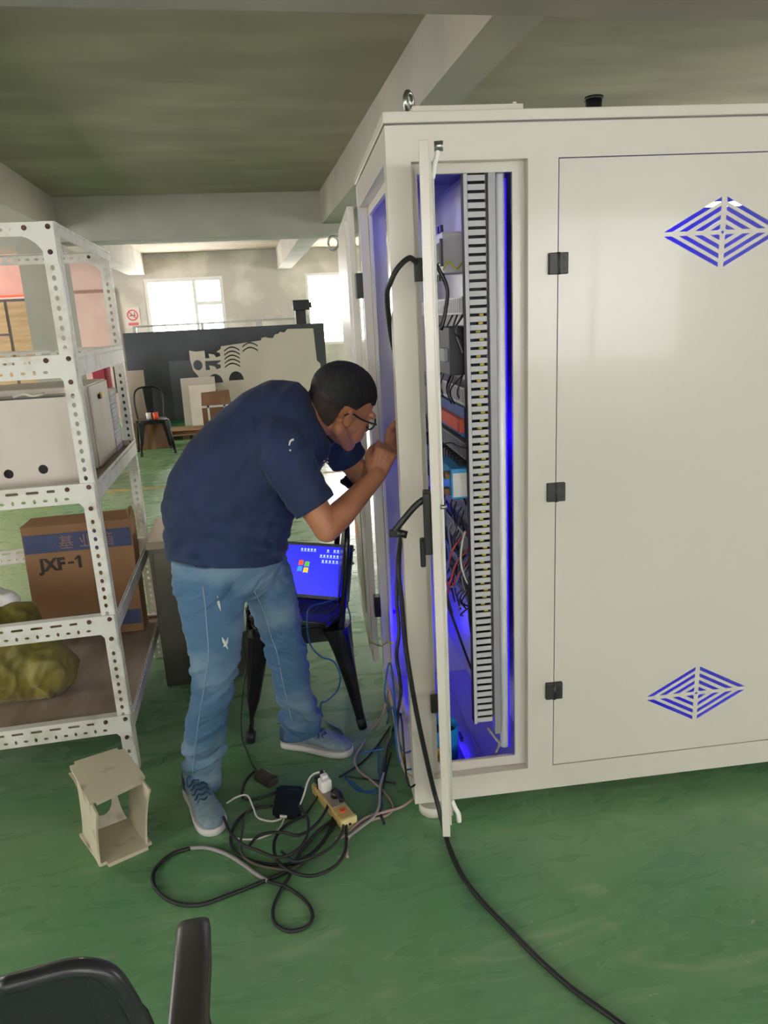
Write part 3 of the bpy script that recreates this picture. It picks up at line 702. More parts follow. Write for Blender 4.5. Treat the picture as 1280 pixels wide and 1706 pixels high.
# ---------------- cafe chairs ----------------
def metal_chair(name, label, M, group=None, lap=False):
    t = thing(name, label, 'chair', tuple(M.translation), M.to_euler().z, group); t.scale = (1, 1, 1)
    P = lambda n, me, m=M_blackm: put(n, me, m, t, M)
    # seat pan: local frame, chair faces -Y, back at +Y
    s = MB().loft([((0, 0, .438), (.175, 0, 0), (0, .175, 0)), ((0, 0, .446), (.185, 0, 0), (0, .185, 0)), ((0, 0, .452), (.180, 0, 0), (0, .180, 0)), ((0, 0, .449), (.12, 0, 0), (0, .12, 0))], 36, True, .45)
    P('seat', s)
    P('seat_skirt', MB().loft([((0, 0, .40), (.176, 0, 0), (0, .176, 0)), ((0, 0, .438), (.176, 0, 0), (0, .176, 0))], 36, False, .45))
    for sx in (-1, 1):
        for sy in (-1, 1):
            top = Vector((sx*.155, sy*.155, .43)); bot = Vector((sx*.215, sy*.225, 0.0))
            leg = MB().loft([(top, (sx*.052, -sy*.02, 0), (0, sy*.05, 0)), (top.lerp(bot, .25), (sx*.036, -sy*.01, 0), (0, sy*.036, 0)), (top.lerp(bot, .6), (sx*.026, 0, 0), (0, sy*.025, 0)), (top.lerp(bot, .93), (.018, 0, 0), (0, .017, 0))], 10, False, .6)
            l = P('leg', leg)
            put('rubber_tip', MB().cyl(top.lerp(bot, .90), bot, .021, .018, 12), M_rubber, l, M)
        P('stretcher', MB().box(sx*.15-.012, sx*.15+.012, -.15, .15, .37, .40))
    P('stretcher', MB().tube([(-.19, -.2, .1), (0, 0, .16), (.19, .2, .1)], .005, 6, 3)) if False else None
    hoop = [(-.168, .165, .40), (-.175, .18, .50), (-.185, .20, .66), (-.165, .215, .79), (-.10, .222, .845), (0, .225, .855), (.10, .222, .845), (.165, .215, .79), (.185, .20, .66), (.175, .18, .50), (.168, .165, .40)]
    P('back_hoop', MB().tube(hoop, .0125, 10, 5))
    P('back_splat', MB().loft([((0, .168, .44), (.035, 0, 0), (0, .003, 0)), ((0, .19, .58), (.05, 0, 0), (0, .003, 0)), ((0, .215, .74), (.06, 0, 0), (0, .003, 0)), ((0, .226, .855), (.062, 0, 0), (0, .003, 0))], 12, False, .5))
    return t
LC = Matrix.Translation((.115, 2.85, 0)) @ Matrix.Rotation(R(-92), 4, 'Z')
metal_chair('metal_chair', 'black metal cafe chair holding the open laptop beside the man', LC, 'black metal cafe chairs')
BC = Matrix.Translation((-1.25, 10.1, 0)) @ Matrix.Rotation(R(12), 4, 'Z')
metal_chair('metal_chair', 'black metal cafe chair standing alone in the background near the dark board', BC, 'black metal cafe chairs')

# laptop
lp = thing('laptop', 'black laptop open on the metal chair with a blue desktop on its screen', 'laptop', (.12, 2.80, .453))
LQ = Matrix.Translation((.13, 2.80, .456)) @ Matrix.Rotation(R(-30), 4, 'Z')
def lq(n, me, m, par=None, MM=LQ): return put(n, me, m, par or lp, MM)
lq('base', MB().box(-.17, .17, -.12, .105, 0, .022, bev=.004), M_black)
kbm_ = MB().box(-.0065, .0065, -.006, .006, 0, .003).mesh('key')
keys = MB()
for r_ in range(5):
    for k in range(14): keys.box(-.15+k*.0215, -.132+k*.0215, -.03+r_*.021, -.013+r_*.021, .022, .0245)
lq('keyboard', keys, M_rubber).__setitem__('kind', 'stuff')
lid = LQ @ Matrix.Translation((0, .105, .02)) @ Matrix.Rotation(R(-22), 4, 'X')
# lid local: x across, z up, screen faces -y
ld = lq('lid', MB().box(-.17, .17, 0, .009, 0, .235, bev=.003), M_black, None, lid)
sn = lq('screen', MB().box(-.158, .158, -.0008, -.0001, .016, .222), M_screen, ld, lid)
lq('screen_glow', plate([(-.158, .016), (.02, .016), (-.06, .05), (-.158, .06)], [], .0004, Matrix.Translation((0, -.0009, 0)) @ Matrix.Rotation(R(90), 4, 'X')), M_scr2, ld, lid) if False else None
fc = {'red': ('e0502a', -.022, .018), 'green': ('5fb43a', .006, .014), 'blue': ('2f8fe0', -.026, -.008), 'yellow': ('f0c020', .002, -.012)}
for k, (hx, dx, dz) in fc.items():
    mm = mat('flag_'+k, hx, .5, emit=hx, estr=.9)
    ox, oz = -.05, .118
    pts = [(ox+dx+u*.022+.003*v, oz+dz+v*.021+.003*math.sin(u*3)) for u, v in ((0, 0), (.33, 0), (.66, 0), (1, 0), (1, 1), (.66, 1), (.33, 1), (0, 1))]
    lq('flag_pane', plate(pts, [], .0004, Matrix.Translation((0, -.001, 0)) @ Matrix.Rotation(R(90), 4, 'X')), mm, sn, lid)
ic = MB()
mi = mat('icon_white', 'b8d0ff', .5, emit='a8c4ff', estr=.8)
for row, (xs, z_) in enumerate((([-.06, -.045, -.03, -.015, 0, .06, .09, .105], .205), ([.03, .045, .06, .075, .09, .105, .12, .135], .182), ([.04, .056, .072, .088, .104, .12, .136], .160), ([.136], .137))):
    for x_ in xs: ic.box(x_-.0042, x_+.0042, -.0014, -.001, z_-.004, z_+.005).box(x_-.006, x_+.006, -.0014, -.001, z_-.008, z_-.006)
lq('desktop_icon', ic, mi, sn, lid).__setitem__('kind', 'stuff')

# ---------------- the man bending to the cabinet ----------------
mn = thing('person', 'man in navy t-shirt, jeans and glasses bending over to reach into the cabinet side', 'person', (-.12, 2.4, 0))
def V(*a): return Vector(a[0]) if len(a) == 1 else Vector(a)
def secs(backs, fronts, hd, dy=0):
    out = []
    for b_, f_, h in zip(backs, fronts, hd):
        b_ = V(b_); f_ = V(f_); out.append(((b_+f_)/2, (f_-b_)/2, V(0, h, 0)))
    return out
# head frame
HC = V((0.301, 2.400, 1.321))
HF = V(.80, .36, -.46).normalized(); HU = V(.42, -.16, .9); HU = (HU-HF*HU.dot(HF)).normalized(); HL = HU.cross(HF).normalized()
HM = Matrix((HF, HL, HU)).transposed()
HS = 1.13
def hp_(x, y, z): return HC+HM @ (V(x, y, z)*HS)
def hb(m, x, y, z, rx, ry, rz, u=20, v=14): m.ball(hp_(x, y, z), (rx*HS, ry*HS, rz*HS), HM, u, v); return m
NB = V((0.178, 2.370, 1.306))           # neck base
SR_ = V((0.083, 2.210, 1.242)); ER_ = V((0.203, 2.170, 0.977)); WR_ = V((0.385, 2.270, 1.110)); 
SL_ = V((0.293, 2.540, 1.202)); EL_ = V((0.389, 2.620, 1.022)); WL_ = V(.476, 2.46, 1.16)
HR_ = V((-0.197, 2.310, 0.934)); HL__ = V((-0.043, 2.480, 0.845))
HRj = V((-0.178, 2.310, 0.851)); KR_ = V((-0.183, 2.230, 0.551)); AR_ = V(-.298, 2.350, .10)
HLj = V((-0.015, 2.490, 0.772)); KL_ = V((0.054, 2.470, 0.449)); AL_ = V(.060, 2.568, .10)
bd = MB()
# torso
bd.loft(secs([(-0.231, 2.390, 0.872), (-0.232, 2.390, 0.965), (-0.194, 2.390, 1.083), (-0.123, 2.390, 1.191), (-0.015, 2.390, 1.284), (0.080, 2.390, 1.338), (0.148, 2.390, 1.356)], [(-0.043, 2.380, 0.854), (0.014, 2.380, 0.942), (0.066, 2.380, 1.040), (0.127, 2.380, 1.105), (0.181, 2.380, 1.141), (0.218, 2.380, 1.178), (0.224, 2.380, 1.217)], [.11, .13, .14, .15, .15, .12, .065]), 32)
# neck
bd.cap(NB, .062, hp_(-.035, 0, -.055), .056).cap(NB+V(-.05, .0, -.02), .065, hp_(-.05, 0, -.03), .054)
# skull and face
hb(bd, -.012, 0, .035, .098, .077, .088)
hb(bd, .028, 0, -.015, .062, .062, .085)
hb(bd, .048, 0, -.060, .048, .050, .044)     # jaw
hb(bd, .078, 0, -.088, .024, .030, .022)     # chin
hb(bd, .078, 0, -.056, .026, .034, .030)
for s in (-1, 1):
    bd.cap(hp_(-.005, s*.052, -.048), .024*HS, hp_(.066, s*.028, -.088), .020*HS, 10)    # jaw line
    hb(bd, .058, s*.036, -.022, .026, .022, .022)      # cheek
    hb(bd, .062, s*.030, -.048, .034, .024, .034)
    hb(bd, .082, s*.030, .022, .014, .026, .010)       # brow
    hb(bd, .074, s*.032, .002, .013, .014, .010)       # eye
    hb(bd, .078, s*.032, -.004, .010, .013, .005)
    # ear
    hb(bd, -.008, s*.080, -.005, .017, .008, .027); hb(bd, -.004, s*.083, -.022, .010, .007, .011); hb(bd, -.016, s*.084, .004, .010, .006, .018)
bd.cap(hp_(.086, 0, .008), .010*HS, hp_(.108, 0, -.026), .013*HS, 10)                     # nose
hb(bd, .098, .013, -.030, .010, .008, .008); hb(bd, .098, -.013, -.030, .010, .008, .008)
hb(bd, .098, 0, -.054, .010, .022, .006); hb(bd, .096, 0, -.067, .010, .019, .007)         # lips
# arms
bd.cap(SR_, .052, SR_.lerp(ER_, .5), .050).cap(SR_.lerp(ER_, .5), .050, ER_, .041).cap(ER_, .041, ER_.lerp(WR_, .3), .044).cap(ER_.lerp(WR_, .3), .043, WR_, .0285)
bd.cap(SL_, .052, SL_.lerp(EL_, .5), .046).cap(SL_.lerp(EL_, .5), .046, EL_, .038).cap(EL_, .038, EL_.lerp(WL_, .35), .040).cap(EL_.lerp(WL_, .35), .039, WL_, .027)
# legs
def leg(m, h, k, a, r):
    m.cap(h, r[0], h.lerp(k, .5), r[1]).cap(h.lerp(k, .5), r[1], k, r[2]).cap(k, r[2], k.lerp(a, .35), r[3]).cap(k.lerp(a, .35), r[3], a, r[4])
leg(bd, HRj, KR_, AR_, (.070, .068, .052, .050, .031)); leg(bd, HLj, KL_, AL_, (.070, .068, .052, .050, .031))
bd.cap(AR_, .030, AR_+V(.0, -.0, -.05), .022).cap(AL_, .030, AL_+V(.0, -.0, -.05), .022)
# hands: a closed right hand pinching forward, back of the hand toward the camera
def hand(m, w_, d, back, side, sc=1.0, curl=(35, 55, 40)):
    """w_ wrist, d forward, back = direction of the back of the hand, side = toward the thumb"""
    d = d.normalized(); side = (side-d*side.dot(d)).normalized(); bk = d.cross(side).normalized()
    if bk.dot(back) < 0: bk = -bk
    P = lambda f, s_, b_: w_+(d*f+side*s_+bk*b_)*sc
    for s_ in (-.026, -.009, .009, .025): m.cap(P(.005, s_*.55, 0), .0155*sc, P(.078-.1*abs(s_-.003), s_, .002), .0125*sc, 10)
    m.cap(P(.0, .012, -.006), .016*sc, P(.045, .026, -.012), .016*sc, 10)
    for i, (s_, L_) in enumerate(((-.030, .72), (-.010, .92), (.010, 1.0), (.029, .93))):
        p = P(.080-.1*abs(s_-.003), s_, .003); a = 0; rr = (.0095, .0085, .0078, .007)
        for j, ln in enumerate((.042, .027, .021)):
            a += R(curl[j]+(3-i)*3)
            q = p+(d*math.cos(a)-bk*math.sin(a))*ln*L_*sc+side*(.0005*(1-i))
            m.cap(p, rr[j]*sc, q, rr[j+1]*sc, 10); p = q
    t0 = P(.022, .030, -.008); t1 = P(.055, .046, -.022); t2 = P(.080, .040, -.036); t3 = P(.098, .028, -.046)
    m.cap(t0, .0145*sc, t1, .0115*sc, 10).cap(t1, .0112*sc, t2, .010*sc, 10).cap(t2, .010*sc, t3, .0085*sc, 10)
    return P
hand(bd, WR_, V(.42, .24, .84), V(.1, -1, .25), V(-.8, .1, .35), 1.03, (50, 55, 40))
hand(bd, WL_, V(.35, .1, .75), V(0, 1, .1), V(-.8, -.2, .3), .98, (45, 50, 35))
bm_ = blob(bd, .0042, 3, None, 'body')
put('body', bm_, M_skin, mn)
# shirt
def wr1(p, n):
    # long soft folds running from the armpit to the waist
    q = V(p.x*.75+p.z*.66, p.y, p.z*.75-p.x*.66)     # along and across the bent back
    a = .0045*noise.noise(V(q.x*5, q.y*5, q.z*8))
    b_ = .0075*(.5-abs(noise.noise(V(q.x*5+3, q.y*4, q.z*17+1.2*noise.noise(p*5)))))*max(0, min(1, noise.noise(p*3.3)*2+.7))
    c = .003*noise.noise(V(q.x*16, q.y*12, q.z*34))
    low = max(0, min(1, (1.12-p.z)/.2))
    d = low*.010*noise.noise(V(p.x*4, p.y*6, (p.z+p.x*.5)*30))
    return 1.7*(a+b_+c)+1.3*d-.002
sh = MB()
sh.loft(secs([(-0.281, 2.390, 0.751), (-0.306, 2.390, 0.860), (-0.316, 2.390, 0.933), (-0.309, 2.390, 1.034), (-0.276, 2.390, 1.140), (-0.204, 2.390, 1.244), (-0.105, 2.390, 1.325), (-0.001, 2.390, 1.388), (0.087, 2.390, 1.422), (0.157, 2.390, 1.417), (0.194, 2.390, 1.392)], [(0.043, 2.380, 0.770), (0.075, 2.380, 0.862), (0.100, 2.380, 0.923), (0.121, 2.380, 0.977), (0.157, 2.380, 1.035), (0.193, 2.380, 1.085), (0.220, 2.380, 1.123), (0.242, 2.380, 1.154), (0.252, 2.380, 1.181), (0.257, 2.380, 1.201), (0.235, 2.380, 1.230)], [.16, .165, .17, .172, .174, .175, .178, .172, .15, .105, .065]), 40)
# sleeves
sh.ball(SR_+V(.0, .03, .0), .083)
sh.ball(SL_, .075)
SRe = ER_.lerp(SR_, .28)
sh.loft([(SR_.lerp(V((0.044, 2.360, 1.273)), .6), (.03, -.01, -.11), (.05, .09, .0)), (SR_, (.070, 0, .05), (-.01, -.072, .01)), (SR_.lerp(ER_, .35), (.068, 0, .040), (0, -.068, .0)), (SR_.lerp(ER_, .66), (.064, 0, .032), (0, -.064, .0)), (SR_.lerp(ER_, .95), (.058, 0, .028), (0, -.060, .0))], 24)
sh.loft([(V((0.235, 2.460, 1.251)), (.03, 0, .09), (-.05, .06, 0)), (SL_, (.07, 0, .05), (0, .065, 0)), (SL_.lerp(EL_, .5), (.060, 0, .045), (0, .060, 0)), (SL_.lerp(EL_, .95), (.058, 0, .045), (0, .058, 0))], 24)
shm = blob(sh, .0075, 16, wr1, 'shirt')
hemc = V((-0.128, 2.390, 0.858)); hemn = V(-.12, -.10, -1)
dR = (ER_-SR_).normalized(); dL = (EL_-SL_).normalized()
shm = open_cut(shm, [(hemc+V(0, 0, -.005), hemn, .42), (SR_+dR*.215, dR+V(.0, 0, .15), .135), (SL_+dL*.105, dL, .10), (NB+V(.048, .0, .028), V(.72, .05, .52), .115)])
shm = solidify(shm, .003, 'shirt')
for p in shm.polygons: p.use_smooth = True
tsh = put('t_shirt', shm, M_shirt, mn, label='navy short sleeved t-shirt')
col_r = NB+V(.05, .0, .03)
# jeans
def wr2(p, n):
    k = noise.noise(V(p.x*6, p.y*6, p.z*3))
    near = math.exp(-((p.z-.47)/.10)**2)+1.5*math.exp(-((p.z-.17)/.07)**2)+.6*math.exp(-((p.z-.80)/.09)**2)+.25
    tilt = p.z*1.0+(p.x*.55 if p.y > 2.39 else -p.x*.45)
    f = noise.noise(V(p.x*5, p.y*7, tilt*26))+.5*noise.noise(V(p.x*10, p.y*12, tilt*55))
    return near*.013*f-.03*max(0, .22-abs(f))*near
def jl(b_, f_, y, hd):
    out = []
    for p, q, yy, h in zip(b_, f_, y, hd):
        p = V(p); q = V(q); out.append(((p+q)/2+V(0, 0, 0), (q-p)/2, V(0, h, 0)))
    return out
jm = MB()
jm.loft(jl([(-0.285, 2.400, 0.947), (-0.299, 2.400, 0.866), (-0.300, 2.400, 0.792), (-0.283, 2.400, 0.733)], [(0.072, 2.400, 0.910), (0.069, 2.400, 0.825), (0.043, 2.400, 0.758), (-0.006, 2.400, 0.714)], [0]*4, [.15, .165, .165, .12]), 36)
def legloft(m, rows, seg=28):
    out = []
    for (b_, f_, h) in rows:
        b_ = V(b_); f_ = V(f_); out.append(((b_+f_)/2, (f_-b_)/2, V(0, h, 0)))
    m.loft(out, seg)
legloft(jm, [((-0.289, 2.320, 0.890), (-0.062, 2.320, 0.865), .10), ((-0.292, 2.310, 0.823), (-0.061, 2.310, 0.796), .10), ((-0.288, 2.300, 0.755), (-0.068, 2.300, 0.727), .095), ((-0.273, 2.270, 0.671), (-0.082, 2.270, 0.646), .088), ((-0.263, 2.250, 0.585), (-0.098, 2.250, 0.562), .080), ((-0.266, 2.240, 0.505), (-0.122, 2.240, 0.484), .072), ((-0.283, 2.250, 0.416), (-0.150, 2.250, 0.395), .068), ((-0.307, 2.270, 0.320), (-0.172, 2.270, 0.298), .065), ((-0.329, 2.310, 0.208), (-0.193, 2.310, 0.185), .062), ((-0.341, 2.330, 0.115), (-0.207, 2.330, 0.092), .059), ((-0.345, 2.345, 0.056), (-0.215, 2.345, 0.032), .056), ((-0.350, 2.350, -0.018), (-0.227, 2.350, -0.041), .054)])
legloft(jm, [((-0.084, 2.490, 0.846), (0.081, 2.490, 0.828), .10), ((-0.086, 2.490, 0.769), (0.093, 2.490, 0.748), .10), ((-0.074, 2.490, 0.678), (0.109, 2.490, 0.655), .095), ((-0.049, 2.480, 0.564), (0.118, 2.480, 0.542), .085), ((-0.026, 2.480, 0.468), (0.126, 2.480, 0.446), .078), ((-0.011, 2.490, 0.365), (0.130, 2.490, 0.344), .070), ((0.002, 2.500, 0.260), (0.135, 2.500, 0.240), .066), ((0.010, 2.520, 0.160), (0.150, 2.520, 0.151), .064), ((0.015, 2.530, 0.103), (0.152, 2.530, 0.098), .062), ((0.013, 2.540, 0.019), (0.142, 2.540, 0.010), .058)])
jme = blob(jm, .0065, 5, wr2, 'jeans')
jme = open_cut(jme, [(V((-0.282, 2.345, 0.030)), (0, 0, -1), .11), (V((0.084, 2.540, 0.067)), (.15, -.1, -1), .11)])
jme = solidify(jme, .003, 'jeans')
for p in jme.polygons: p.use_smooth = True
jn = put('jeans', jme, M_denim, mn, label='faded blue jeans with frayed spots')
def onto(me, P, off=.002):
    from mathutils.bvhtree import BVHTree
    if len(P) > 4: P = catmull(P, 5)
    bv = BVHTree.FromPolygons([v.co for v in me.vertices], [p.vertices for p in me.polygons])
    out = []
    for p in P:
        p = V(p); d = (p-V(0, 0, 1.6)).normalized()      # drop the stitch onto the cloth from the side it faces
        h = bv.ray_cast(p-d*.4, d)
        out.append((h[0]-d*off) if h[0] and (h[0]-p).length < .3 else p)
    return out
put('seam', MB().tube(onto(jme, [(-0.189, 2.200, 0.830), (-0.189, 2.200, 0.761), (-0.192, 2.200, 0.680), (-0.196, 2.200, 0.599), (-0.214, 2.200, 0.518), (-0.236, 2.200, 0.436), (-0.257, 2.200, 0.353), (-0.273, 2.200, 0.279), (-0.289, 2.200, 0.204), (-0.298, 2.200, 0.160)], .001), .0022, 6, 1), M_seam, jn)
put('seam', MB().tube(onto(jme, [(-0.037, 2.350, 0.736), (-0.013, 2.350, 0.658), (0.003, 2.350, 0.568), (0.018, 2.350, 0.499), (0.026, 2.350, 0.406), (0.036, 2.350, 0.324), (0.046, 2.350, 0.240)], .001), .0022, 6, 1), M_seam, jn)
for P in ([(-0.149, 2.200, 0.790), (-0.148, 2.200, 0.769), (-0.144, 2.200, 0.739)], [(-0.149, 2.200, 0.650), (-0.144, 2.200, 0.633), (-0.135, 2.200, 0.607)], [(-0.131, 2.200, 0.648), (-0.139, 2.200, 0.628), (-0.149, 2.200, 0.617)]):
    put('frayed_patch', MB().tube(onto(jme, P, .001), lambda t: .0045*math.sin(PI*min(1, max(.08, t)))+.0005, 6, 4), M_fray, jn)
put('shirt_print', MB().tube(onto(shm, [(0.125, 2.200, 1.258), (0.116, 2.200, 1.254), (0.111, 2.200, 1.241)], .001), lambda t: .004-.002*t, 6, 3).ball(onto(shm, [(0.113, 2.200, 1.226)], .001)[0], .003), M_white, tsh, label='small white printed mark')
put('shirt_print', text('SP', .022, .001, Matrix.Identity(4)), M_white, tsh) if False else None
cp_ = onto(shm, [(0.222, 2.300, 1.166), (0.234, 2.300, 1.173), (0.221, 2.300, 1.154), (0.233, 2.300, 1.161)], .002)
m__ = MB()
for p in cp_: m__.ball(p, .0035, u=8, v=6)
put('chest_mark', m__, M_white, tsh).__setitem__('kind', 'stuff')
# hair: a cap that follows the skull, thick on top, cropped at the sides
hr = MB()
hb(hr, -.016, 0, .043, .103, .081, .087, 40, 28)
hb(hr, -.040, 0, -.012, .070, .068, .068, 32, 20)
hm_ = blob(hr, .004, 3, lambda p, n: .0012*noise.noise(p*70), 'hair')
b_ = bmesh.new(); b_.from_mesh(hm_)
def hl(v):
    q = HM.inverted() @ (v-HC)/HS
    # hairline: forehead, temple, above the ear, nape
    if q.x > .055: return q.z < .052
    if q.x > .005: return q.z < .052-.7*(.055-q.x)+.02*math.sin((q.x)*60)
    if q.x > -.035: return q.z < .020
    return q.z < -.075+.0*q.x
bmesh.ops.delete(b_, geom=[v for v in b_.verts if hl(v.co)], context='VERTS')
b_.to_mesh(hm_); b_.free()
hm_ = solidify(hm_, .004, 'hair')
for p in hm_.polygons: p.use_smooth = True
hm_.materials.append(M_hair); hm_.materials.append(M_stub)
for p in hm_.polygons:
    q = HM.inverted() @ (p.center-HC)/HS
    if q.z < .012+.012*math.sin(q.x*50) and abs(q.y) > .02 or (q.z < .032 and q.x > -.03 and abs(q.y) > .03): p.material_index = 1
hair_o = put('hair', hm_, M_hair, mn, label='short black hair')
# glasses
gl = MB()
for s in (-1, 1):
    rim = [hp_(.096-.004*abs(math.cos(a)), s*.033+.026*math.cos(a), .000+.019*math.sin(a)) for a in [2*PI*k/20 for k in range(21)]]
    gl.tube(rim, .0030, 8, 0)
    gl.tube([hp_(.092, s*.058, .008), hp_(.085, s*.072, .008), hp_(.03, s*.081, .006), hp_(-.012, s*.086, .010), hp_(-.03, s*.086, -.004)], .0030, 8, 4)
gl.tube([hp_(.096, -.010, .004), hp_(.100, 0, .008), hp_(.096, .010, .004)], .002, 8, 3)
gs = put('glasses', gl, M_black, mn, label='black framed glasses')
for s in (-1, 1):
    put('lens', MB().ball(hp_(.095, s*.033, 0), (.001, .025*HS, .018*HS), HM, 20, 10), M_lens, gs)
# shoes
def shoe(heel, toe, lab):
    heel = V(heel); toe = V(toe); L_ = (toe-heel).length; f = (toe-heel).normalized(); s = V(-f.y, f.x, 0)
    prof = [(0.0, .024, .0), (.04, .034, 0), (.15, .038, 0), (.35, .036, 0), (.55, .044, .002), (.72, .050, .003), (.86, .046, .002), (.95, .034, .0), (1.0, .016, 0)]
    def ring(extra, z, k=1.0): return [(heel+f*L_*t+s*o_, w_*k+extra) for t, w_, o_ in prof]
    def outline(e): 
        a = [heel+f*L_*t+s*(o_+w_+e) for t, w_, o_ in prof]; b2 = [heel+f*L_*t+s*(o_-w_-e) for t, w_, o_ in prof]
        return catmull(a, 3)+[heel+f*(L_+.004+e)]+catmull(b2[::-1], 3)+[heel-f*(.006+e)]
    root = put('shoe', blob(MB().loft([(heel+f*L_*t+s*o_+V(0, 0, z), f*0+s*w_*.93, V(0, 0, h)) for (t, w_, o_), z, h in zip(prof, (.050, .058, .06, .058, .052, .044, .038, .034, .030), (.020, .034, .036, .034, .028, .024, .020, .014, .008))], 24).loft([(heel+f*L_*.12+V(0, 0, .06), f*.042, s*.034), (heel+f*L_*.15+V(0, 0, .085), f*.05, s*.036), (heel+f*L_*.17+V(0, 0, .103), f*.046, s*.034)], 20).loft([(heel+f*L_*.22+V(0, 0, .078), s*.036, V(0, 0, .030)), (heel+f*L_*.40+V(0, 0, .068), s*.033, V(0, 0, .026)), (heel+f*L_*.62+V(0, 0, .056), s*.032, V(0, 0, .018))], 20), .0045, 4, None, 'shoe'), M_shoe, mn, label=lab)
    o_ = outline(.004); n = len(o_); m = MB(); lv = []
    for z, e in ((.001, -.004), (.004, .002), (.016, .004), (.028, .001)):
        oo = outline(e); lv.append([m.b.verts.new((p.x, p.y, z+(.004*abs((i % n)/n-.5) if z > .02 else 0))) for i, p in enumerate(oo)])
    for a, b2 in zip(lv, lv[1:]):
        for i in range(n):
            fc_ = m.b.faces.new((a[i], a[(i+1) % n], b2[(i+1) % n], b2[i])); fc_.smooth = True
    m.b.faces.new(lv[0][::-1]); m.b.faces.new(lv[-1])
    put('sole', m, M_sole, root)
    me = root.data
    for k in range(5):
        t = .37+.06*k; c = heel+f*L_*t; z = .108-.0085*k
        P = [c+s*.028*math.cos(R(180*j/6))+f*(.010 if j % 2 else -.002)+V(0, 0, z-.018+.018*math.sin(R(180*j/6))) for j in range(7)]
        put('lace', MB().tube(P, .0032, 6, 3), M_lace, root)
    put('lace_bow', MB().tube([heel+f*L_*.34+s*.0+V(0, 0, .112), heel+f*L_*.36+s*.03+V(0, 0, .122), heel+f*L_*.42+s*.035+V(0, 0, .10), heel+f*L_*.36+V(0, 0, .113), heel+f*L_*.36-s*.03+V(0, 0, .12), heel+f*L_*.43-s*.035+V(0, 0, .098), heel+f*L_*.35+V(0, 0, .112)], .0032, 6, 4), M_lace, root)
    put('heel_panel', MB().loft([(heel+f*L_*.10+V(0, 0, .034), f*.040, s*.0375), (heel+f*L_*.12+V(0, 0, .060), f*.043, s*.0385), (heel+f*L_*.14+V(0, 0, .092), f*.044, s*.0372)], 24), M_shoed, root)
    return root
shoe((-.325, 2.385, 0), (-.235, 2.115, 0), 'blue grey running shoe nearest the camera')
shoe((.012, 2.595, 0), (.262, 2.455, 0), 'blue grey running shoe further back')

# ---------------- office chair at the bottom of the picture ----------------
oc = thing('office_chair', 'black mesh back office chair with padded armrest, nearest to the camera', 'chair', (-.5, .95, 0))
bk_ = [(-0.347, 0.760, 0.872), (-0.313, 0.760, 0.875), (-0.273, 0.760, 0.879), (-0.247, 0.760, 0.874), (-0.227, 0.760, 0.860), (-0.215, 0.760, 0.834), (-0.204, 0.760, 0.793), (-0.201, 0.760, 0.754)]
top = [Vector(p) for p in bk_]
cx_ = -.50
left = [Vector((2*cx_-p.x, p.y, p.z)) for p in reversed(top)]
loop = top+[Vector((-.245, .79, .62)), Vector((-.26, .80, .52)), Vector((-.36, .81, .49)), Vector((-.50, .81, .48)), Vector((-.64, .81, .49)), Vector((-.74, .80, .52)), Vector((-.755, .79, .62))]+left
loop = catmull(loop+[loop[0]], 3)
put('back_frame', MB().tube(loop, .011, 8, 0), mat('chair_frame', '202224', .35), oc)
b_ = bmesh.new(); vs_ = [b_.verts.new(p+Vector((0, .004, 0))) for p in loop[:-1]]; b_.faces.new(vs_); me_ = bpy.data.meshes.new('back_mesh'); b_.to_mesh(me_); b_.free()
put('back_mesh', solidify(me_, .006, 'back_mesh'), M_mesh, oc)
put('seat', MB().loft([((-.5, .97, .42), (.23, 0, 0), (0, .13, 0)), ((-.5, .97, .44), (.25, 0, 0), (0, .155, 0)), ((-.5, .97, .47), (.245, 0, 0), (0, .15, 0)), ((-.5, .97, .48), (.2, 0, 0), (0, .12, 0))], 40, True, .5), M_mesh, oc)
for s in (-1, 1):
    ax = -.5+s*.335
    a_ = put('armrest', MB().loft([((ax, .70, .652), (.026, 0, 0), (0, 0, .013)), ((ax, .80, .655), (.029, 0, 0), (0, 0, .014)), ((ax, .95, .655), (.029, 0, 0), (0, 0, .014)), ((ax-.004, 1.03, .648), (.028, 0, 0), (0, 0, .013)), ((ax-.006, 1.055, .638), (.026, 0, 0), (0, .004, .010))], 20, True, .6), M_arm, oc)
    put('arm_post', MB().tube([(ax, .9, .65), (ax, .92, .55), (-.5+s*.24, .95, .43)], .016, 10, 4), M_black, a_)
put('gas_column', MB().cyl((-.5, .97, .07), (-.5, .97, .42), .028, seg=16), M_black, oc)
for k in range(5):
    a = R(72*k+18)
    g_ = put('base_arm', MB().loft([((-.5, .97, .1), (.02*math.sin(a), -.02*math.cos(a), 0), (0, 0, .02)), ((-.5+.27*math.cos(a), .97+.27*math.sin(a), .075), (.014*math.sin(a), -.014*math.cos(a), 0), (0, 0, .012))], 10), M_black, oc)
    p = Vector((-.5+.27*math.cos(a), .97+.27*math.sin(a), .028))
    put('caster', MB().cyl(p-Vector((.02, 0, 0)), p+Vector((.02, 0, 0)), .028, seg=16), M_rubber, g_)

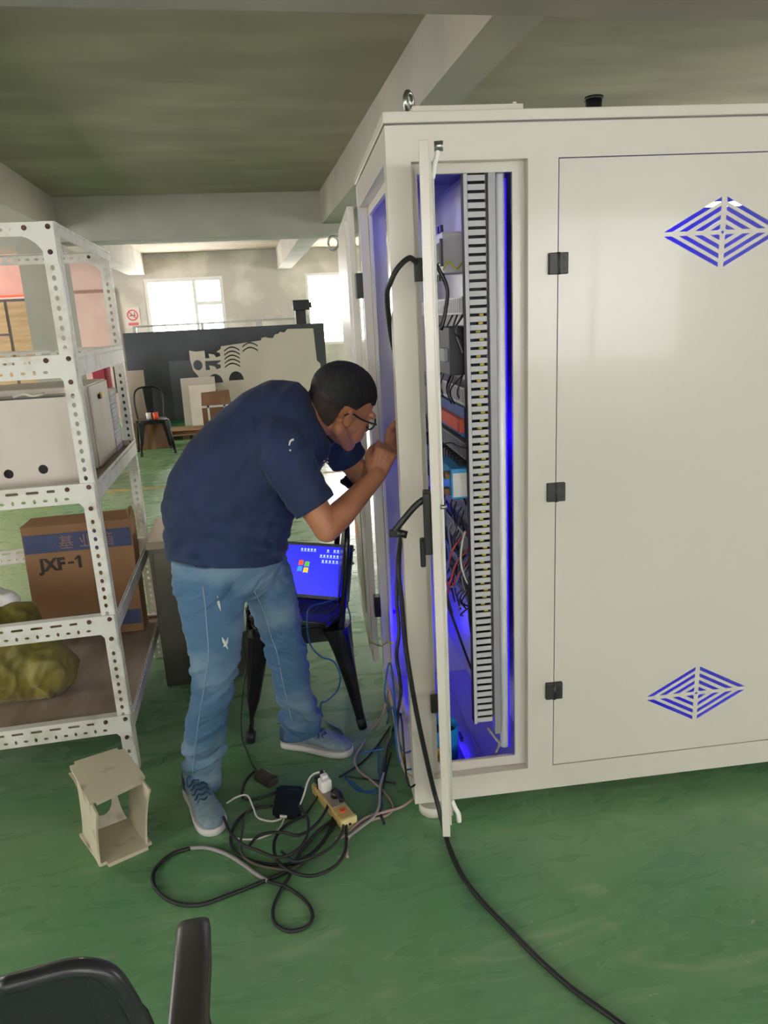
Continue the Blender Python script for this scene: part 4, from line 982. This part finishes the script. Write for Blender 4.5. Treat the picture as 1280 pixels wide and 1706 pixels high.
# ---------------- painted steel step box on the floor ----------------
sb = thing('steel_step_box', 'small worn ivory painted steel box stand with an oval opening', 'stand', (-.56, 2.21, 0))
top4 = [(-0.703, 2.327, 0.200), (-0.585, 2.073, 0.200), (-0.432, 2.171, 0.200), (-0.538, 2.388, 0.200)]
bot4 = [(-0.686, 2.237, 0.000), (-0.573, 2.041, -0.000), (-0.428, 2.107, 0.000), (-0.530, 2.284, 0.000)]
def slab(P, up, th):
    P = [Vector(p) for p in P]; n = Vector((0, 0, th))
    m = MB(); a = [m.b.verts.new(p) for p in P]; b2 = [m.b.verts.new(p+n) for p in P]
    m.b.faces.new(a[::-1]); m.b.faces.new(b2)
    for i in range(4): m.b.faces.new((a[i], a[(i+1) % 4], b2[(i+1) % 4], b2[i]))
    bmesh.ops.bevel(m.b, geom=[e for e in m.b.edges if abs((e.verts[0].co-e.verts[1].co).z) > th*.8], offset=.018, segments=4, affect='EDGES')
    return m
put('top_plate', slab(top4, 1, .012), M_stoolp, sb)
put('base_plate', slab([(p[0], p[1], .001) for p in bot4], 1, .012), M_stoolp, sb)
T = [Vector(p) for p in top4]; B = [Vector(p) for p in bot4]
ctr = sum(T, Vector())/4
def side_plate(a, b, c, d, holes, nm):
    # quad a,b (top) c,d (bottom right, bottom left) as a plate with optional hole, waisted edges
    x = (b-a).normalized(); o_ = (d+c)/2; up = ((a+b)/2-o_).normalized(); wt = (b-a).length/2-.012; wb_ = (c-d).length/2-.012; H_ = ((a+b)/2-o_).length
    pts = []
    for k in range(9):
        t = k/8; w2 = wb_*(1-t)+wt*t-.018*math.sin(PI*t)**.7; pts.append((w2, .008+t*(H_-.012)))
    pts = pts+[(-p[0], p[1]) for p in reversed(pts)]
    return put(nm, plate(pts, holes, .006, frame(o_, x, up)), M_stoolp, sb)
ins = lambda p, q, t=.09: p.lerp(q, t)
side_plate(ins(T[3], T[2]), ins(T[2], T[3]), ins(B[2], B[3]), ins(B[3], B[2]), [oval(0, .105, .038, .055, 24)], 'back_plate') if False else None
# left plate (outer side), right plate, back plate with the oval hole
side_plate(T[0].lerp(T[3], .05), T[1].lerp(T[2], .05), B[1].lerp(B[2], .05), B[0].lerp(B[3], .05), [], 'side_plate')
side_plate(T[3].lerp(T[0], .06), T[2].lerp(T[1], .06), B[2].lerp(B[1], .06), B[3].lerp(B[0], .06), [], 'side_plate')
side_plate(T[0].lerp(T[1], .12), T[3].lerp(T[2], .12), B[3].lerp(B[2], .12), B[0].lerp(B[1], .12), [oval(0, .10, .036, .052, 24)], 'back_plate')

# ---------------- power strip, plugs, tablet-like power bank, adapter ----------------
ps = thing('power_strip', 'tan power strip on the floor with white and black plugs', 'power strip', (.16, 2.15, 0))
A_ = Vector((.118, 2.262, 0)); B_ = Vector((.192, 2.045, 0)); PX = Matrix.Translation(A_.lerp(B_, .5)) @ Matrix.Rotation(math.atan2((B_-A_).y, (B_-A_).x), 4, 'Z')
def pp(n, me, m, par=None, lab=None): return put(n, me, m, par or ps, PX, lab)
pp('strip_body', MB().box(-.118, .112, -.027, .027, .002, .038, bev=.003), M_strip)
pp('end_cap', MB().box(.110, .124, -.028, .028, .001, .040, bev=.003), M_stripe)
pp('end_screw', MB().cyl((.1235, 0, .02), (.1255, 0, .02), .005, seg=10), M_black)
pp('socket_plate', MB().box(-.10, .045, -.021, .021, .038, .040), mat('socket_grey', '8f887c', .5))
sw = pp('switch', MB().box(.066, .084, -.009, .009, .038, .043, bev=.002), M_orng)
wp_ = pp('white_plug', MB().box(-.075, -.035, -.022, .018, .040, .085, bev=.008).box(-.07, -.05, -.012, .012, .085, .098, bev=.004), M_white, lab='white charger plug')
bp_ = pp('black_plug', MB().cyl((-.005, .012, .040), (-.005, .012, .062), .016, .014, 16).tube([(-.005, .012, .058), (.02, .016, .062), (.045, .014, .052)], .010, 10, 4), M_black, lab='black angled plug')
bp2 = pp('black_plug', MB().box(-.115, -.085, -.018, .014, .040, .066, bev=.006).cyl((-.09, 0, .066), (-.08, .0, .098), .007, seg=10), M_black, lab='black plug at the far end')
pk = thing('power_bank', 'flat black power bank lying among the cables with white leads plugged in', 'power bank', (.01, 2.21, 0))
q4 = [Vector(p) for p in [(-0.026, 2.308, 0.018), (0.069, 2.276, 0.018), (0.040, 2.118, 0.018), (-0.051, 2.157, 0.018)]]
m_ = MB(); a = [m_.b.verts.new((p.x, p.y, .002)) for p in q4]; b2 = [m_.b.verts.new((p.x, p.y, .018)) for p in q4]
m_.b.faces.new(a); m_.b.faces.new(b2[::-1])
for i in range(4): m_.b.faces.new((a[i], b2[i], b2[(i+1) % 4], a[(i+1) % 4]))
bmesh.ops.bevel(m_.b, geom=[e for e in m_.b.edges if abs((e.verts[0].co-e.verts[1].co).z) > .01], offset=.010, segments=4, affect='EDGES')
put('shell', m_, mat('bank_black', '10141f', .3), pk)
put('marking', MB().box(-.018, .018, -.003, .003, 0, .0004, M=Matrix.Translation((.028, 2.268, .0182)) @ Matrix.Rotation(R(-15), 4, 'Z')), mat('faint_blue', '28405c', .4), pk)
cn = MB().box(-.012, .012, -.008, .008, .0, .010, M=Matrix.Translation((-0.013, 2.145, 0.006)) @ Matrix.Rotation(R(-12), 4, 'Z'))
solo('usb_plug', cn, M_whitec, 'white usb plugs at the near edge of the black power bank', 'plug')
ad = MB().box(-.045, .045, -.024, .024, 0, .03, bev=.008, M=Matrix.Translation((-0.064, 2.363, 0.002)) @ Matrix.Rotation(R(-52), 4, 'Z'))
solo('power_adapter', ad, mat('adapter_dusty', '2b2723', .6, col2='3b362e', scale=40), 'dusty black laptop power adapter on the floor beside the power bank', 'adapter')
# ---------------- cables ----------------
GRP = {'extension_cable': 'black extension flex coiled on the floor', 'network_cable': 'blue network cables', 'usb_cable': 'white usb leads', 'data_cable': 'thin data cables at the cabinet corner', 'power_cable': 'black power cables hanging from the cabinet', 'adapter_cable': 'black adapter leads'}
def cable(P, r, m, label, name='cable', cat='cable', group=None, sub=6):
    group = GRP.get(name)
    P = [Vector(p) for p in P]
    for p in P: p.z = max(p.z, r+.0005)
    return solo(name, MB().tube(P, r, 8, sub), m, label, 'cable', group)
def onfloor(P, lift=()):
    return [Vector((p[0], p[1], p[2])) for p in P]
c1 = [CM @ Vector(p) for p in [(.066, -.02, 1.735), (0.044, -0.040, 1.744), (0.013, -0.050, 1.721), (-0.007, -0.040, 1.687), (-0.014, -0.000, 1.643)]]
c1 += [CM @ Vector(p) for p in [(.015, .11, 1.50), (.06, .14, 1.42), (.07, .16, 1.30), (.06, .14, 1.12), (.02, .10, 1.02)]]
c1 += [CM @ Vector(p) for p in [(-0.020, -0.020, 0.900), (-0.017, -0.030, 0.791), (-0.012, -0.030, 0.656), (-0.001, -0.030, 0.536), (0.017, -0.030, 0.391), (0.040, -0.030, 0.240), (0.056, -0.030, 0.146), (0.068, -0.040, 0.085)]]
c1 += [Vector((0.484, 1.921, 0.008))]
c1 += [(0.480, 1.844, 0.008), (0.485, 1.745, 0.008), (0.507, 1.645, 0.008), (0.547, 1.535, 0.008), (0.591, 1.417, 0.008), (0.641, 1.314, 0.008), (0.704, 1.213, 0.008), (0.766, 1.106, 0.008)]
cable(c1, .0075, M_rubber, 'thick black cable looping from the door hinge down across the green floor', 'power_cable')
c2 = [CM @ Vector(p) for p in [(.02, .12, 1.0), (-.02, .05, .80), (-0.026, -0.010, 0.688), (-0.038, -0.015, 0.612), (-0.033, -0.020, 0.534), (-0.035, -0.030, 0.469)]]+[(0.445, 2.567, 0.010), (0.404, 2.469, 0.010), (0.361, 2.320, 0.010), (0.323, 2.185, 0.010), (0.303, 2.098, 0.010), (0.305, 2.023, 0.010)]
cable(c2, .0055, M_rubber, 'second black cable hanging from the side opening beside the thick one', 'power_cable')
# coil of black flex on the floor
cable([(0.161, 2.134, 0.006), (0.105, 1.998, 0.006), (0.022, 1.910, 0.006), (-0.087, 1.867, 0.006), (-0.192, 1.835, 0.006), (-0.276, 1.819, 0.006), (-0.353, 1.852, 0.006), (-0.406, 1.922, 0.006), (-0.414, 1.994, 0.006), (-0.371, 2.052, 0.006), (-0.311, 2.067, 0.006)], .006, M_rubber, 'black flex in a big loop on the floor left of the coil', 'extension_cable')
cable([(-0.315, 2.068, 0.006), (-0.260, 2.054, 0.006), (-0.204, 2.015, 0.006), (-0.148, 1.953, 0.006), (-0.113, 1.905, 0.006), (-0.077, 1.864, 0.006)], .0062, M_grey, 'grey length of cable spliced into the big black floor loop', 'extension_cable')
cable([(-0.077, 1.856, 0.013), (-0.023, 1.826, 0.006), (0.025, 1.763, 0.006), (0.041, 1.703, 0.006), (0.020, 1.666, 0.006), (-0.029, 1.665, 0.006), (-0.063, 1.701, 0.006), (-0.066, 1.751, 0.006), (-0.045, 1.808, 0.006), (-0.007, 1.879, 0.006), (0.027, 1.962, 0.006), (0.091, 2.045, 0.006), (0.156, 2.097, 0.006)], .0052, M_rubber, 'black flex with a small teardrop loop nearest the camera', 'extension_cable')
random.seed(3)
def coil(pts, z, r, lab, m=M_rubber): cable([(p[0], p[1], z) for p in pts], r, m, lab, 'extension_cable')
coil([(-0.047, 2.213, 0.000), (-0.118, 2.209, 0.000), (-0.168, 2.159, 0.000), (-0.187, 2.080, 0.000), (-0.167, 2.005, 0.000), (-0.104, 1.949, 0.000), (-0.014, 1.918, 0.000), (0.062, 1.947, 0.000), (0.117, 2.017, 0.000), (0.154, 2.081, 0.000), (0.160, 2.159, 0.000), (0.129, 2.217, 0.000)], .007, .0052, 'outer left turn of the black cable coil under the power bank')
coil([(0.191, 2.134, 0.000), (0.179, 2.001, 0.000), (0.160, 1.909, 0.000), (0.116, 1.855, 0.000), (0.052, 1.839, -0.000), (-0.008, 1.873, 0.000), (-0.046, 1.934, 0.000), (-0.049, 2.016, 0.000), (-0.014, 2.079, 0.000), (0.048, 2.115, 0.000)], .019, .0052, 'outer right turn of the black cable coil near the power strip')
coil([(-0.130, 1.996, -0.000), (-0.092, 2.041, 0.000), (-0.026, 2.039, 0.000), (0.030, 2.010, 0.000), (0.091, 2.052, 0.000), (0.136, 2.133, 0.000), (0.153, 2.210, -0.000)], .031, .005, 'black cable turn crossing the middle of the coil')
coil([(0.040, 2.142, 0.000), (0.063, 2.060, 0.000), (0.050, 1.977, 0.000), (0.014, 1.924, 0.000), (-0.041, 1.912, 0.000), (-0.103, 1.959, 0.000), (-0.149, 2.000, 0.000), (-0.186, 2.066, 0.000), (-0.207, 2.144, 0.000)], .043, .005, 'topmost black cable turn of the floor coil')
coil([(-0.097, 2.226, 0.000), (-0.138, 2.182, 0.000), (-0.150, 2.100, 0.000), (-0.154, 2.015, -0.000), (-0.136, 1.962, 0.000), (-0.086, 1.919, 0.000), (-0.019, 1.889, 0.000), (0.021, 1.897, 0.000)], .013, .0045, 'thin brownish cable turn inside the coil', mat('brown_flex', '4a4238', .6))
coil([(0.127, 2.200, 0.000), (0.161, 2.136, 0.000), (0.175, 2.061, 0.000), (0.162, 1.991, 0.000), (0.117, 1.933, 0.000), (0.049, 1.905, 0.000), (0.003, 1.906, 0.000), (-0.030, 1.957, 0.000)], .025, .0045, 'inner right turn of thin black cable in the coil')
cable([(-0.105, 2.432, 0.006), (-0.132, 2.390, 0.006), (-0.149, 2.333, 0.006), (-0.145, 2.280, 0.006), (-0.096, 2.264, 0.006), (-0.033, 2.285, 0.006)], .0045, M_rubber, 'short black lead from the dusty adapter', 'adapter_cable')
c3 = [Vector((-0.069, 2.720, 0.566)), Vector((-0.088, 2.720, 0.443)), Vector((-0.093, 2.720, 0.341)), Vector((-0.126, 2.700, 0.199)), Vector((-0.146, 2.700, 0.069))]+[(-0.148, 2.665, 0.004), (-0.130, 2.574, 0.004), (-0.111, 2.475, 0.004), (-0.088, 2.422, 0.004)]
cable(c3, .003, M_rubber, 'thin black lead hanging from the chair to the adapter', 'adapter_cable')
# white usb leads
cable([(-0.202, 2.263, 0.010), (-0.165, 2.259, 0.030), (-0.130, 2.252, 0.035), (-0.112, 2.202, 0.020), (-0.098, 2.158, 0.010), (-0.055, 2.128, 0.010), (-0.020, 2.129, 0.012)], .0032, M_whitec, 'white usb lead between the near shoe and the power bank', 'usb_cable')
cable([(-0.012, 2.127, 0.012), (-0.030, 2.088, 0.008), (-0.062, 2.069, 0.006), (-0.110, 2.060, 0.005), (-0.167, 2.079, 0.004), (-0.188, 2.104, 0.004)], .0032, M_whitec, 'white usb lead curving back toward the shoe toe', 'usb_cable')
cable([(0.041, 2.173, 0.012), (0.060, 2.209, 0.030), (0.083, 2.261, 0.050), (0.106, 2.264, 0.070), (0.138, 2.240, 0.090)], .0035, M_whitec, 'white lead rising from the power bank to the power strip', 'usb_cable')
cable([PX @ Vector((-.085, 0, .10)), (0.131, 2.221, 0.080), (0.112, 2.218, 0.050), (0.114, 2.219, 0.020), (0.079, 2.166, 0.010), (0.049, 2.123, 0.008)], .004, M_rubber, 'black lead falling from the power strip plug', 'adapter_cable')
# grey and pinkish cables at the cabinet corner
cable([CM @ Vector((.10, .06, .17)), CM @ Vector((-.02, .04, .16)), (0.378, 2.200, 0.386), (0.370, 2.300, 0.252)]+[(0.370, 2.597, 0.005), (0.311, 2.502, 0.005), (0.270, 2.422, 0.005), (0.269, 2.344, 0.005), (0.310, 2.256, 0.005), (0.343, 2.170, 0.005), (0.350, 2.102, 0.005), (0.323, 2.068, 0.005), (0.260, 2.053, 0.005), (0.205, 2.017, 0.005), (0.174, 1.967, 0.005), (0.168, 1.906, 0.005)], .0045, M_pinkc, 'pinkish grey cable zigzagging from the cabinet corner to the coil', 'data_cable')
cable([(0.261, 2.388, 0.013), (0.296, 2.411, 0.013), (0.373, 2.382, 0.013), (0.420, 2.299, 0.013), (0.450, 2.217, 0.013)][::-1]+[(0.263, 2.302, 0.014), (0.303, 2.213, 0.014), (0.328, 2.145, 0.014)], .0045, M_pinkc, 'pinkish cable beside the left shoe tip', 'data_cable') if False else None
cable([(0.427, 2.116, 0.016), (0.373, 2.081, 0.016), (0.314, 2.071, 0.016), (0.252, 2.059, 0.016), (0.211, 2.027, 0.016), (0.171, 1.991, 0.016), (0.142, 1.981, 0.016)], .0045, M_pinkc, 'pale pinkish cable running from under the cabinet corner to the power strip end', 'data_cable')
cable([(0.353, 2.274, 0.022), (0.325, 2.195, 0.022), (0.304, 2.101, 0.022), (0.274, 2.046, 0.022), (0.223, 2.005, 0.022), (0.180, 1.972, 0.022)], .0045, M_grey, 'light grey cable running beside the pinkish one', 'data_cable')
cable([(0.193, 2.186, 0.010), (0.234, 2.126, 0.010), (0.261, 2.096, 0.010), (0.293, 2.069, 0.010), (0.310, 2.049, 0.010)], .004, M_grey, 'short grey flex from the strip end', 'data_cable') if False else None
# blue network cables
cable([(0.275, 2.720, 0.529), (0.217, 2.660, 0.544), (0.155, 2.620, 0.543), (0.141, 2.600, 0.476), (0.149, 2.600, 0.401), (0.183, 2.580, 0.358), (0.230, 2.580, 0.331), (0.251, 2.580, 0.269), (0.236, 2.580, 0.207), (0.193, 2.580, 0.170), (0.169, 2.580, 0.161)]+[(0.182, 2.762, 0.003), (0.205, 2.683, 0.003), (0.246, 2.620, 0.003), (0.252, 2.522, 0.003)], .0032, M_blue, 'blue network cable hanging from the chair seat down to the floor', 'network_cable')
cable([(0.333, 2.900, 0.434), (0.344, 2.900, 0.364), (0.332, 2.920, 0.301), (0.352, 2.950, 0.214), (0.333, 2.950, 0.159)], .003, M_blue, 'short blue cable behind the right edge of the chair', 'network_cable')
cable([CM @ Vector((.08, .2, .19)), CM @ Vector((-.02, .13, .19)), (0.378, 2.150, 0.499), (0.357, 2.150, 0.448), (0.357, 2.180, 0.366)]+[(0.453, 2.694, 0.004), (0.431, 2.536, 0.004), (0.375, 2.395, 0.004), (0.337, 2.261, 0.004), (0.315, 2.113, 0.004)], .0032, M_blue, 'blue network cable coming out of the cabinet corner', 'network_cable')
cable([CM @ Vector((.08, .08, .18)), CM @ Vector((-.03, .06, .17)), (0.368, 2.100, 0.375)]+[(0.432, 2.627, 0.004), (0.376, 2.486, 0.004), (0.341, 2.334, 0.004), (0.328, 2.227, 0.004), (0.256, 2.218, 0.004), (0.220, 2.292, 0.004), (0.212, 2.331, 0.004)], .0030, M_blue, 'dark blue cable curling on the floor below the cabinet corner', 'network_cable')
cable([(0.291, 2.437, 0.010), (0.350, 2.442, 0.010), (0.406, 2.455, 0.010), (0.445, 2.509, 0.010), (0.489, 2.625, 0.010)], .003, M_blue, 'blue cable lying across the others near the shoe tip', 'network_cable')
cable([(0.215, 2.301, 0.004), (0.242, 2.268, 0.004), (0.268, 2.215, 0.004), (0.305, 2.192, 0.004), (0.341, 2.217, 0.004)], .003, M_blue, 'short blue cable right of the power strip', 'network_cable')
cable([CM @ Vector((.05, .04, .18)), CM @ Vector((-.02, -.01, .15)), (0.383, 2.050, 0.379)]+[(0.447, 2.518, 0.004), (0.397, 2.389, 0.004), (0.359, 2.284, 0.004), (0.325, 2.176, 0.004)], .0035, M_rubber, 'thin black cable hanging close to the cabinet corner', 'data_cable')
cable([(0.195, 2.316, 0.005), (0.256, 2.356, 0.005), (0.314, 2.410, 0.005), (0.375, 2.493, 0.005), (0.439, 2.600, 0.005)], .0035, M_rubber, 'thin black cable from the power strip past the shoe tip', 'data_cable')
cable([(0.211, 2.324, 0.004), (0.267, 2.290, 0.004), (0.328, 2.263, 0.004), (0.387, 2.229, 0.004)], .003, M_rubber, 'thin black cable lying level right of the power strip', 'data_cable')
# earth wire
cable([CM @ Vector(p) for p in [(-0.010, 0.323, 0.490), (-0.015, 0.482, 0.422), (-0.020, 0.682, 0.316), (-0.050, 0.608, 0.361), (-0.060, 0.748, 0.311), (-0.060, 0.750, 0.353)]], .0035, M_yg, 'yellow green earth wire at the foot of the side door', 'earth_wire')

# ---------------- far part of the hall ----------------
dbd = thing('dark_board', 'long dark grey sheet metal board standing in front of the far windows', 'board', (-.25, 13.2, 0))
put('board_panel', MB().box(-1.93, 1.44, 13.18, 13.22, .02, 1.55, bev=.004), M_dark, dbd)
put('board_strip', MB().box(-1.25, .3, 13.165, 13.18, .05, 1.05), mat('slate_sheet', '555a60', .5), dbd)
put('base_strip', MB().box(-1.93, 1.44, 13.12, 13.18, 0.0, .05), M_greenp, dbd)
rl_ = put('top_rail', MB().box(-1.76, .95, 13.16, 13.20, 1.63, 1.66, bev=.004).box(-1.76, -1.70, 13.16, 13.2, 1.55, 1.63).box(-.65, -.60, 13.16, 13.2, 1.55, 1.63).box(.27, .38, 13.15, 13.21, 1.55, 1.64).box(1.15, 1.19, 13.16, 13.2, 1.55, 1.70), M_steel, dbd)
mo = thing('drive_motor', 'black motor unit standing on top of the dark board', 'motor', (1.05, 13.2, 1.55))
put('motor_body', MB().box(.92, 1.21, 13.1, 13.3, 1.78, 1.95, bev=.01), M_black, mo)
put('motor_stand', MB().box(.96, 1.14, 13.13, 13.27, 1.551, 1.78, bev=.008), M_black, mo)
put('shaft_cap', MB().cyl((1.21, 13.2, 1.86), (1.25, 13.2, 1.86), .05, seg=16), M_hinge, mo)
# white sheet with its cutouts
o_ = [(p[0], p[2]) for p in [(-0.874, 12.950, 1.217), (-0.769, 12.950, 1.192), (-0.352, 12.950, 1.217), (-0.347, 12.950, 1.256), (0.329, 12.950, 1.317), (0.344, 12.950, 1.366), (0.405, 12.950, 1.373), (0.453, 12.950, 1.350), (0.534, 12.950, 1.346), (0.570, 12.950, 1.404), (0.631, 12.950, 1.410), (0.654, 12.950, 1.439), (0.734, 12.950, 1.425), (0.790, 12.950, 1.481), (1.229, 12.950, 1.468), (1.251, 12.950, 0.932), (1.309, 12.950, 0.867), (1.248, 12.950, -0.110), (-0.942, 12.950, 0.024), (-0.889, 12.950, 0.662), (-0.782, 12.950, 0.725), (-0.766, 12.950, 0.784), (-0.843, 12.950, 0.889), (-0.873, 12.950, 1.059)]]
if sum(a[0]*b[1]-b[0]*a[1] for a, b in zip(o_, o_[1:]+o_[:1])) < 0: o_.reverse()
def hp(pts): return [(p[0], p[2]) for p in pts]
k_ = 13/1222.
def at(px, py):
    # centre of a cut-out on the sheet (x, z), measured along the sheet itself
    return (-.86+(px-315)*.01062-(py-584)*.0006, 1.20-(py-584)*.01085+(px-315)*.0007)
hs = []
cx, cz = at(326, 606); hs.append(oval(cx, cz, .075, .085, 16))
for px in (352, 385):
    cx, cz = at(px, 630); hs.append([(cx-.125, cz-.07)]+[(cx+.125*math.cos(a), cz-.07+.15*math.sin(a)) for a in [R(180-180*k/10) for k in range(11)]][::-1]+[])
for k in range(5):
    cx, cz = at(380, 588+k*6.2)
    hs.append([(cx-.13+.26*t, cz-.04+.06*math.sin(PI*t)) for t in [j/8 for j in range(9)]]+[(cx+.13-.26*t, cz-.015+.06*math.sin(PI*t)) for t in [j/8 for j in range(9)]])
for k in range(2):
    cx, cz = at(409, 585+k*7)
    hs.append([(cx-.13+.26*t, cz-.04+.06*math.sin(PI*t)) for t in [j/8 for j in range(9)]]+[(cx+.13-.26*t, cz-.015+.06*math.sin(PI*t)) for t in [j/8 for j in range(9)]])
for py in (591, 609):
    cx, cz = at(350, py); hs.append([(cx-.13, cz-.075), (cx-.06, cz-.075), (cx-.07, cz-.0), (cx+.02, cz-.02), (cx+.05, cz-.07), (cx+.12, cz-.05), (cx+.12, cz), (cx+.06, cz+.02), (cx+.13, cz+.06), (cx+.13, cz+.075), (cx-.13, cz+.075)])
for py in (578, 572):
    c0_, c1_ = at(372, py+1.5), at(434, py-5)
    hs.append([(c0_[0], c0_[1]-.015), (c1_[0], c1_[1]-.035), (c1_[0], c1_[1]+.0), (c0_[0], c0_[1]-.005)])
cx, cz = at(352, 648); hs.append(oval(cx, cz, .018, .018, 10))
ws = thing('cut_sheet', 'pale sheet of metal with laser cut shapes leaning on the dark board', 'sheet metal', (.2, 12.95, 0))
put('sheet_panel', plate(o_, hs, .006, Matrix.Translation((0, 12.95, 0)) @ Matrix.Rotation(R(90), 4, 'X')), M_sheet, ws)
def leaner(x0, x1, z1, y, m, lab, tilt=8, nm='leaning_panel'):
    b_ = MB().box(x0, x1, 0, .02, 0, z1, bev=.003, M=Matrix.Translation((0, y, .001)) @ Matrix.Rotation(R(-tilt), 4, 'X'))
    return solo(nm, b_, m, lab, 'panel', 'white panels leaning on the dark board')
leaner(-1.06, -.50, .78, 12.72, M_sheet, 'white rectangular panel leaning below the cut shapes', 6)
leaner(-.93, -.50, .66, 12.60, M_ivory, 'smaller pale panel leaning in front of the white panel', 5)
leaner(-1.93, -1.66, .95, 12.9, M_sheet, 'narrow white panel leaning at the left end of the dark board', 8)
cb = thing('opened_carton', 'opened reddish brown carton strapped with white tape near the leaning panels', 'box', (-.45, 11.6, 0))
put('carton_body', MB().box(-.68, -.24, 11.4, 11.8, .02, .44, bev=.005), M_cardd, cb)
put('carton_lid', MB().hexa([(-.68, 11.4, .44), (-.24, 11.4, .44), (-.24, 11.42, .44), (-.68, 11.42, .44), (-.68, 11.62, .62), (-.26, 11.62, .64), (-.26, 11.64, .63), (-.68, 11.64, .61)]), M_cardd, cb)
put('white_strap', MB().box(-.60, -.57, 11.392, 11.40, .02, .44).box(-.36, -.33, 11.392, 11.40, .02, .44).box(-.68, -.24, 11.392, 11.40, .41, .44), M_paper, cb)
pt = thing('pallet', 'low wooden pallet stacked with flat cardboard on the floor in the background', 'pallet', (-.95, 11.3, 0))
for k in range(4): put('pallet_board', MB().box(-1.38, -.5, 11.1+k*.16, 11.22+k*.16, .06, .08), M_wood, pt)
for k in range(3): put('pallet_block', MB().box(-1.36+k*.38, -1.26+k*.38, 11.1, 11.7, .0, .06), M_cardd, pt)
cs_ = thing('flat_cardboard', 'loose flat cardboard sheets lying on the low pallet', 'cardboard', (-.95, 11.3, .08))
for k in range(3):
    put('cardboard_sheet', MB().box(-.42, .42, -.22, .22, 0, .008, M=Matrix.Translation((-.93+k*.03, 11.28+k*.02, .0815+k*.02)) @ Matrix.Rotation(R(k*9-7), 4, 'Z') @ Matrix.Rotation(R(1.2*k), 4, 'Y')), M_card, cs_)
bc = thing('brown_carton', 'brown carton on the floor beneath the background cafe chair', 'box', (-1.33, 10.55, 0))
put('carton_body', MB().box(-1.56, -1.10, 10.42, 10.72, .002, .37, bev=.006), M_cardd, bc)
put('carton_tape', MB().box(-1.36, -1.29, 10.416, 10.42, .002, .37), M_card, bc)
og = solo('orange_cup', MB().cyl((-1.20, 10.05, .453), (-1.20, 10.05, .53), .032, .036, 18).cyl((-1.20, 10.05, .53), (-1.20, 10.05, .535), .038, .036, 18), M_orange, 'orange cup on the seat of the background chair', 'cup', 'cups on the background chair')
solo('white_cup', MB().cyl((-1.29, 10.08, .453), (-1.29, 10.08, .53), .030, .034, 18).cyl((-1.29, 10.08, .53), (-1.29, 10.08, .534), .036, .034, 18), M_white, 'white cup beside the orange one on the background chair', 'cup', 'cups on the background chair')
dt = thing('dark_table', 'small dark table with an upright panel near the pink door', 'table', (-2.0, 11.8, 0))
put('table_top', MB().box(-2.12, -1.80, 11.6, 12.0, .70, .75), M_black, dt)
for x_ in (-2.07, -1.88): put('leg', MB().box(x_, x_+.04, 11.65, 11.69, 0, .70), M_black, dt)
for x_ in (-2.07, -1.88): put('leg', MB().box(x_, x_+.04, 11.9, 11.94, 0, .70), M_black, dt)
put('upright_panel', MB().box(-1.93, -1.83, 11.75, 11.78, .75, 1.08), M_black, dt)
solo('red_locker', MB().box(-2.36, -2.14, 12.4, 12.8, 0, 1.2, bev=.01).box(-2.33, -2.17, 12.39, 12.4, .1, 1.1), M_redd, 'dark red narrow locker behind the grey column', 'locker')
# plywood partition with its dark joints, and the red lamp above
pw = thing('plywood_partition', 'plywood partition of pale wooden panels in dark metal framing at the left', 'partition', (-3.5, 11, 0))
M_fr = mat('partition_frame', '6c6468', .5)
xs = [-4.4, -3.75, -3.06, -2.45]; 
for i, (xa, xb) in enumerate(zip(xs, xs[1:])):
    zz = [(0, .70), (.70, 1.38), (1.38, 2.06)] if i % 2 == 0 else [(0, .80), (.80, 1.22), (1.22, 1.62), (1.62, 2.06)]
    for za, zb in zz: put('plywood_panel', MB().box(xa+.02, xb-.02, 11, 11.03, za+.015, zb-.015), M_wood, pw)
fr2 = MB().box(-4.4, -2.45, 11.02, 11.06, 0, 2.08)
put('backing_frame', fr2, M_fr, pw)
tl = thing('red_tube_lamp', 'glowing red tube lamp on top of the plywood partition', 'lamp', (-3.4, 11, 2.1))
put('tube', MB().cyl((-4.3, 10.97, 2.115), (-2.5, 10.97, 2.115), .014, seg=10), M_redl, tl)
put('lamp_batten', MB().box(-4.32, -2.48, 10.98, 11.02, 2.0805, 2.11), M_white, tl)
l = bpy.data.lights.new('red_tube_light', 'AREA'); l.shape = 'RECTANGLE'; l.size = 1.8; l.size_y = .05; l.energy = 3.5; l.color = (1, .16, .1)
o = bpy.data.objects.new('red_tube_light', l); C.objects.link(o); o.location = (-3.4, 11.1, 2.14); o.rotation_euler = (R(150), 0, 0)
struct('wall_partition', MB().box(-4.6, -2.45, 11.5, 11.6, 2.0, 2.7), M_pink)
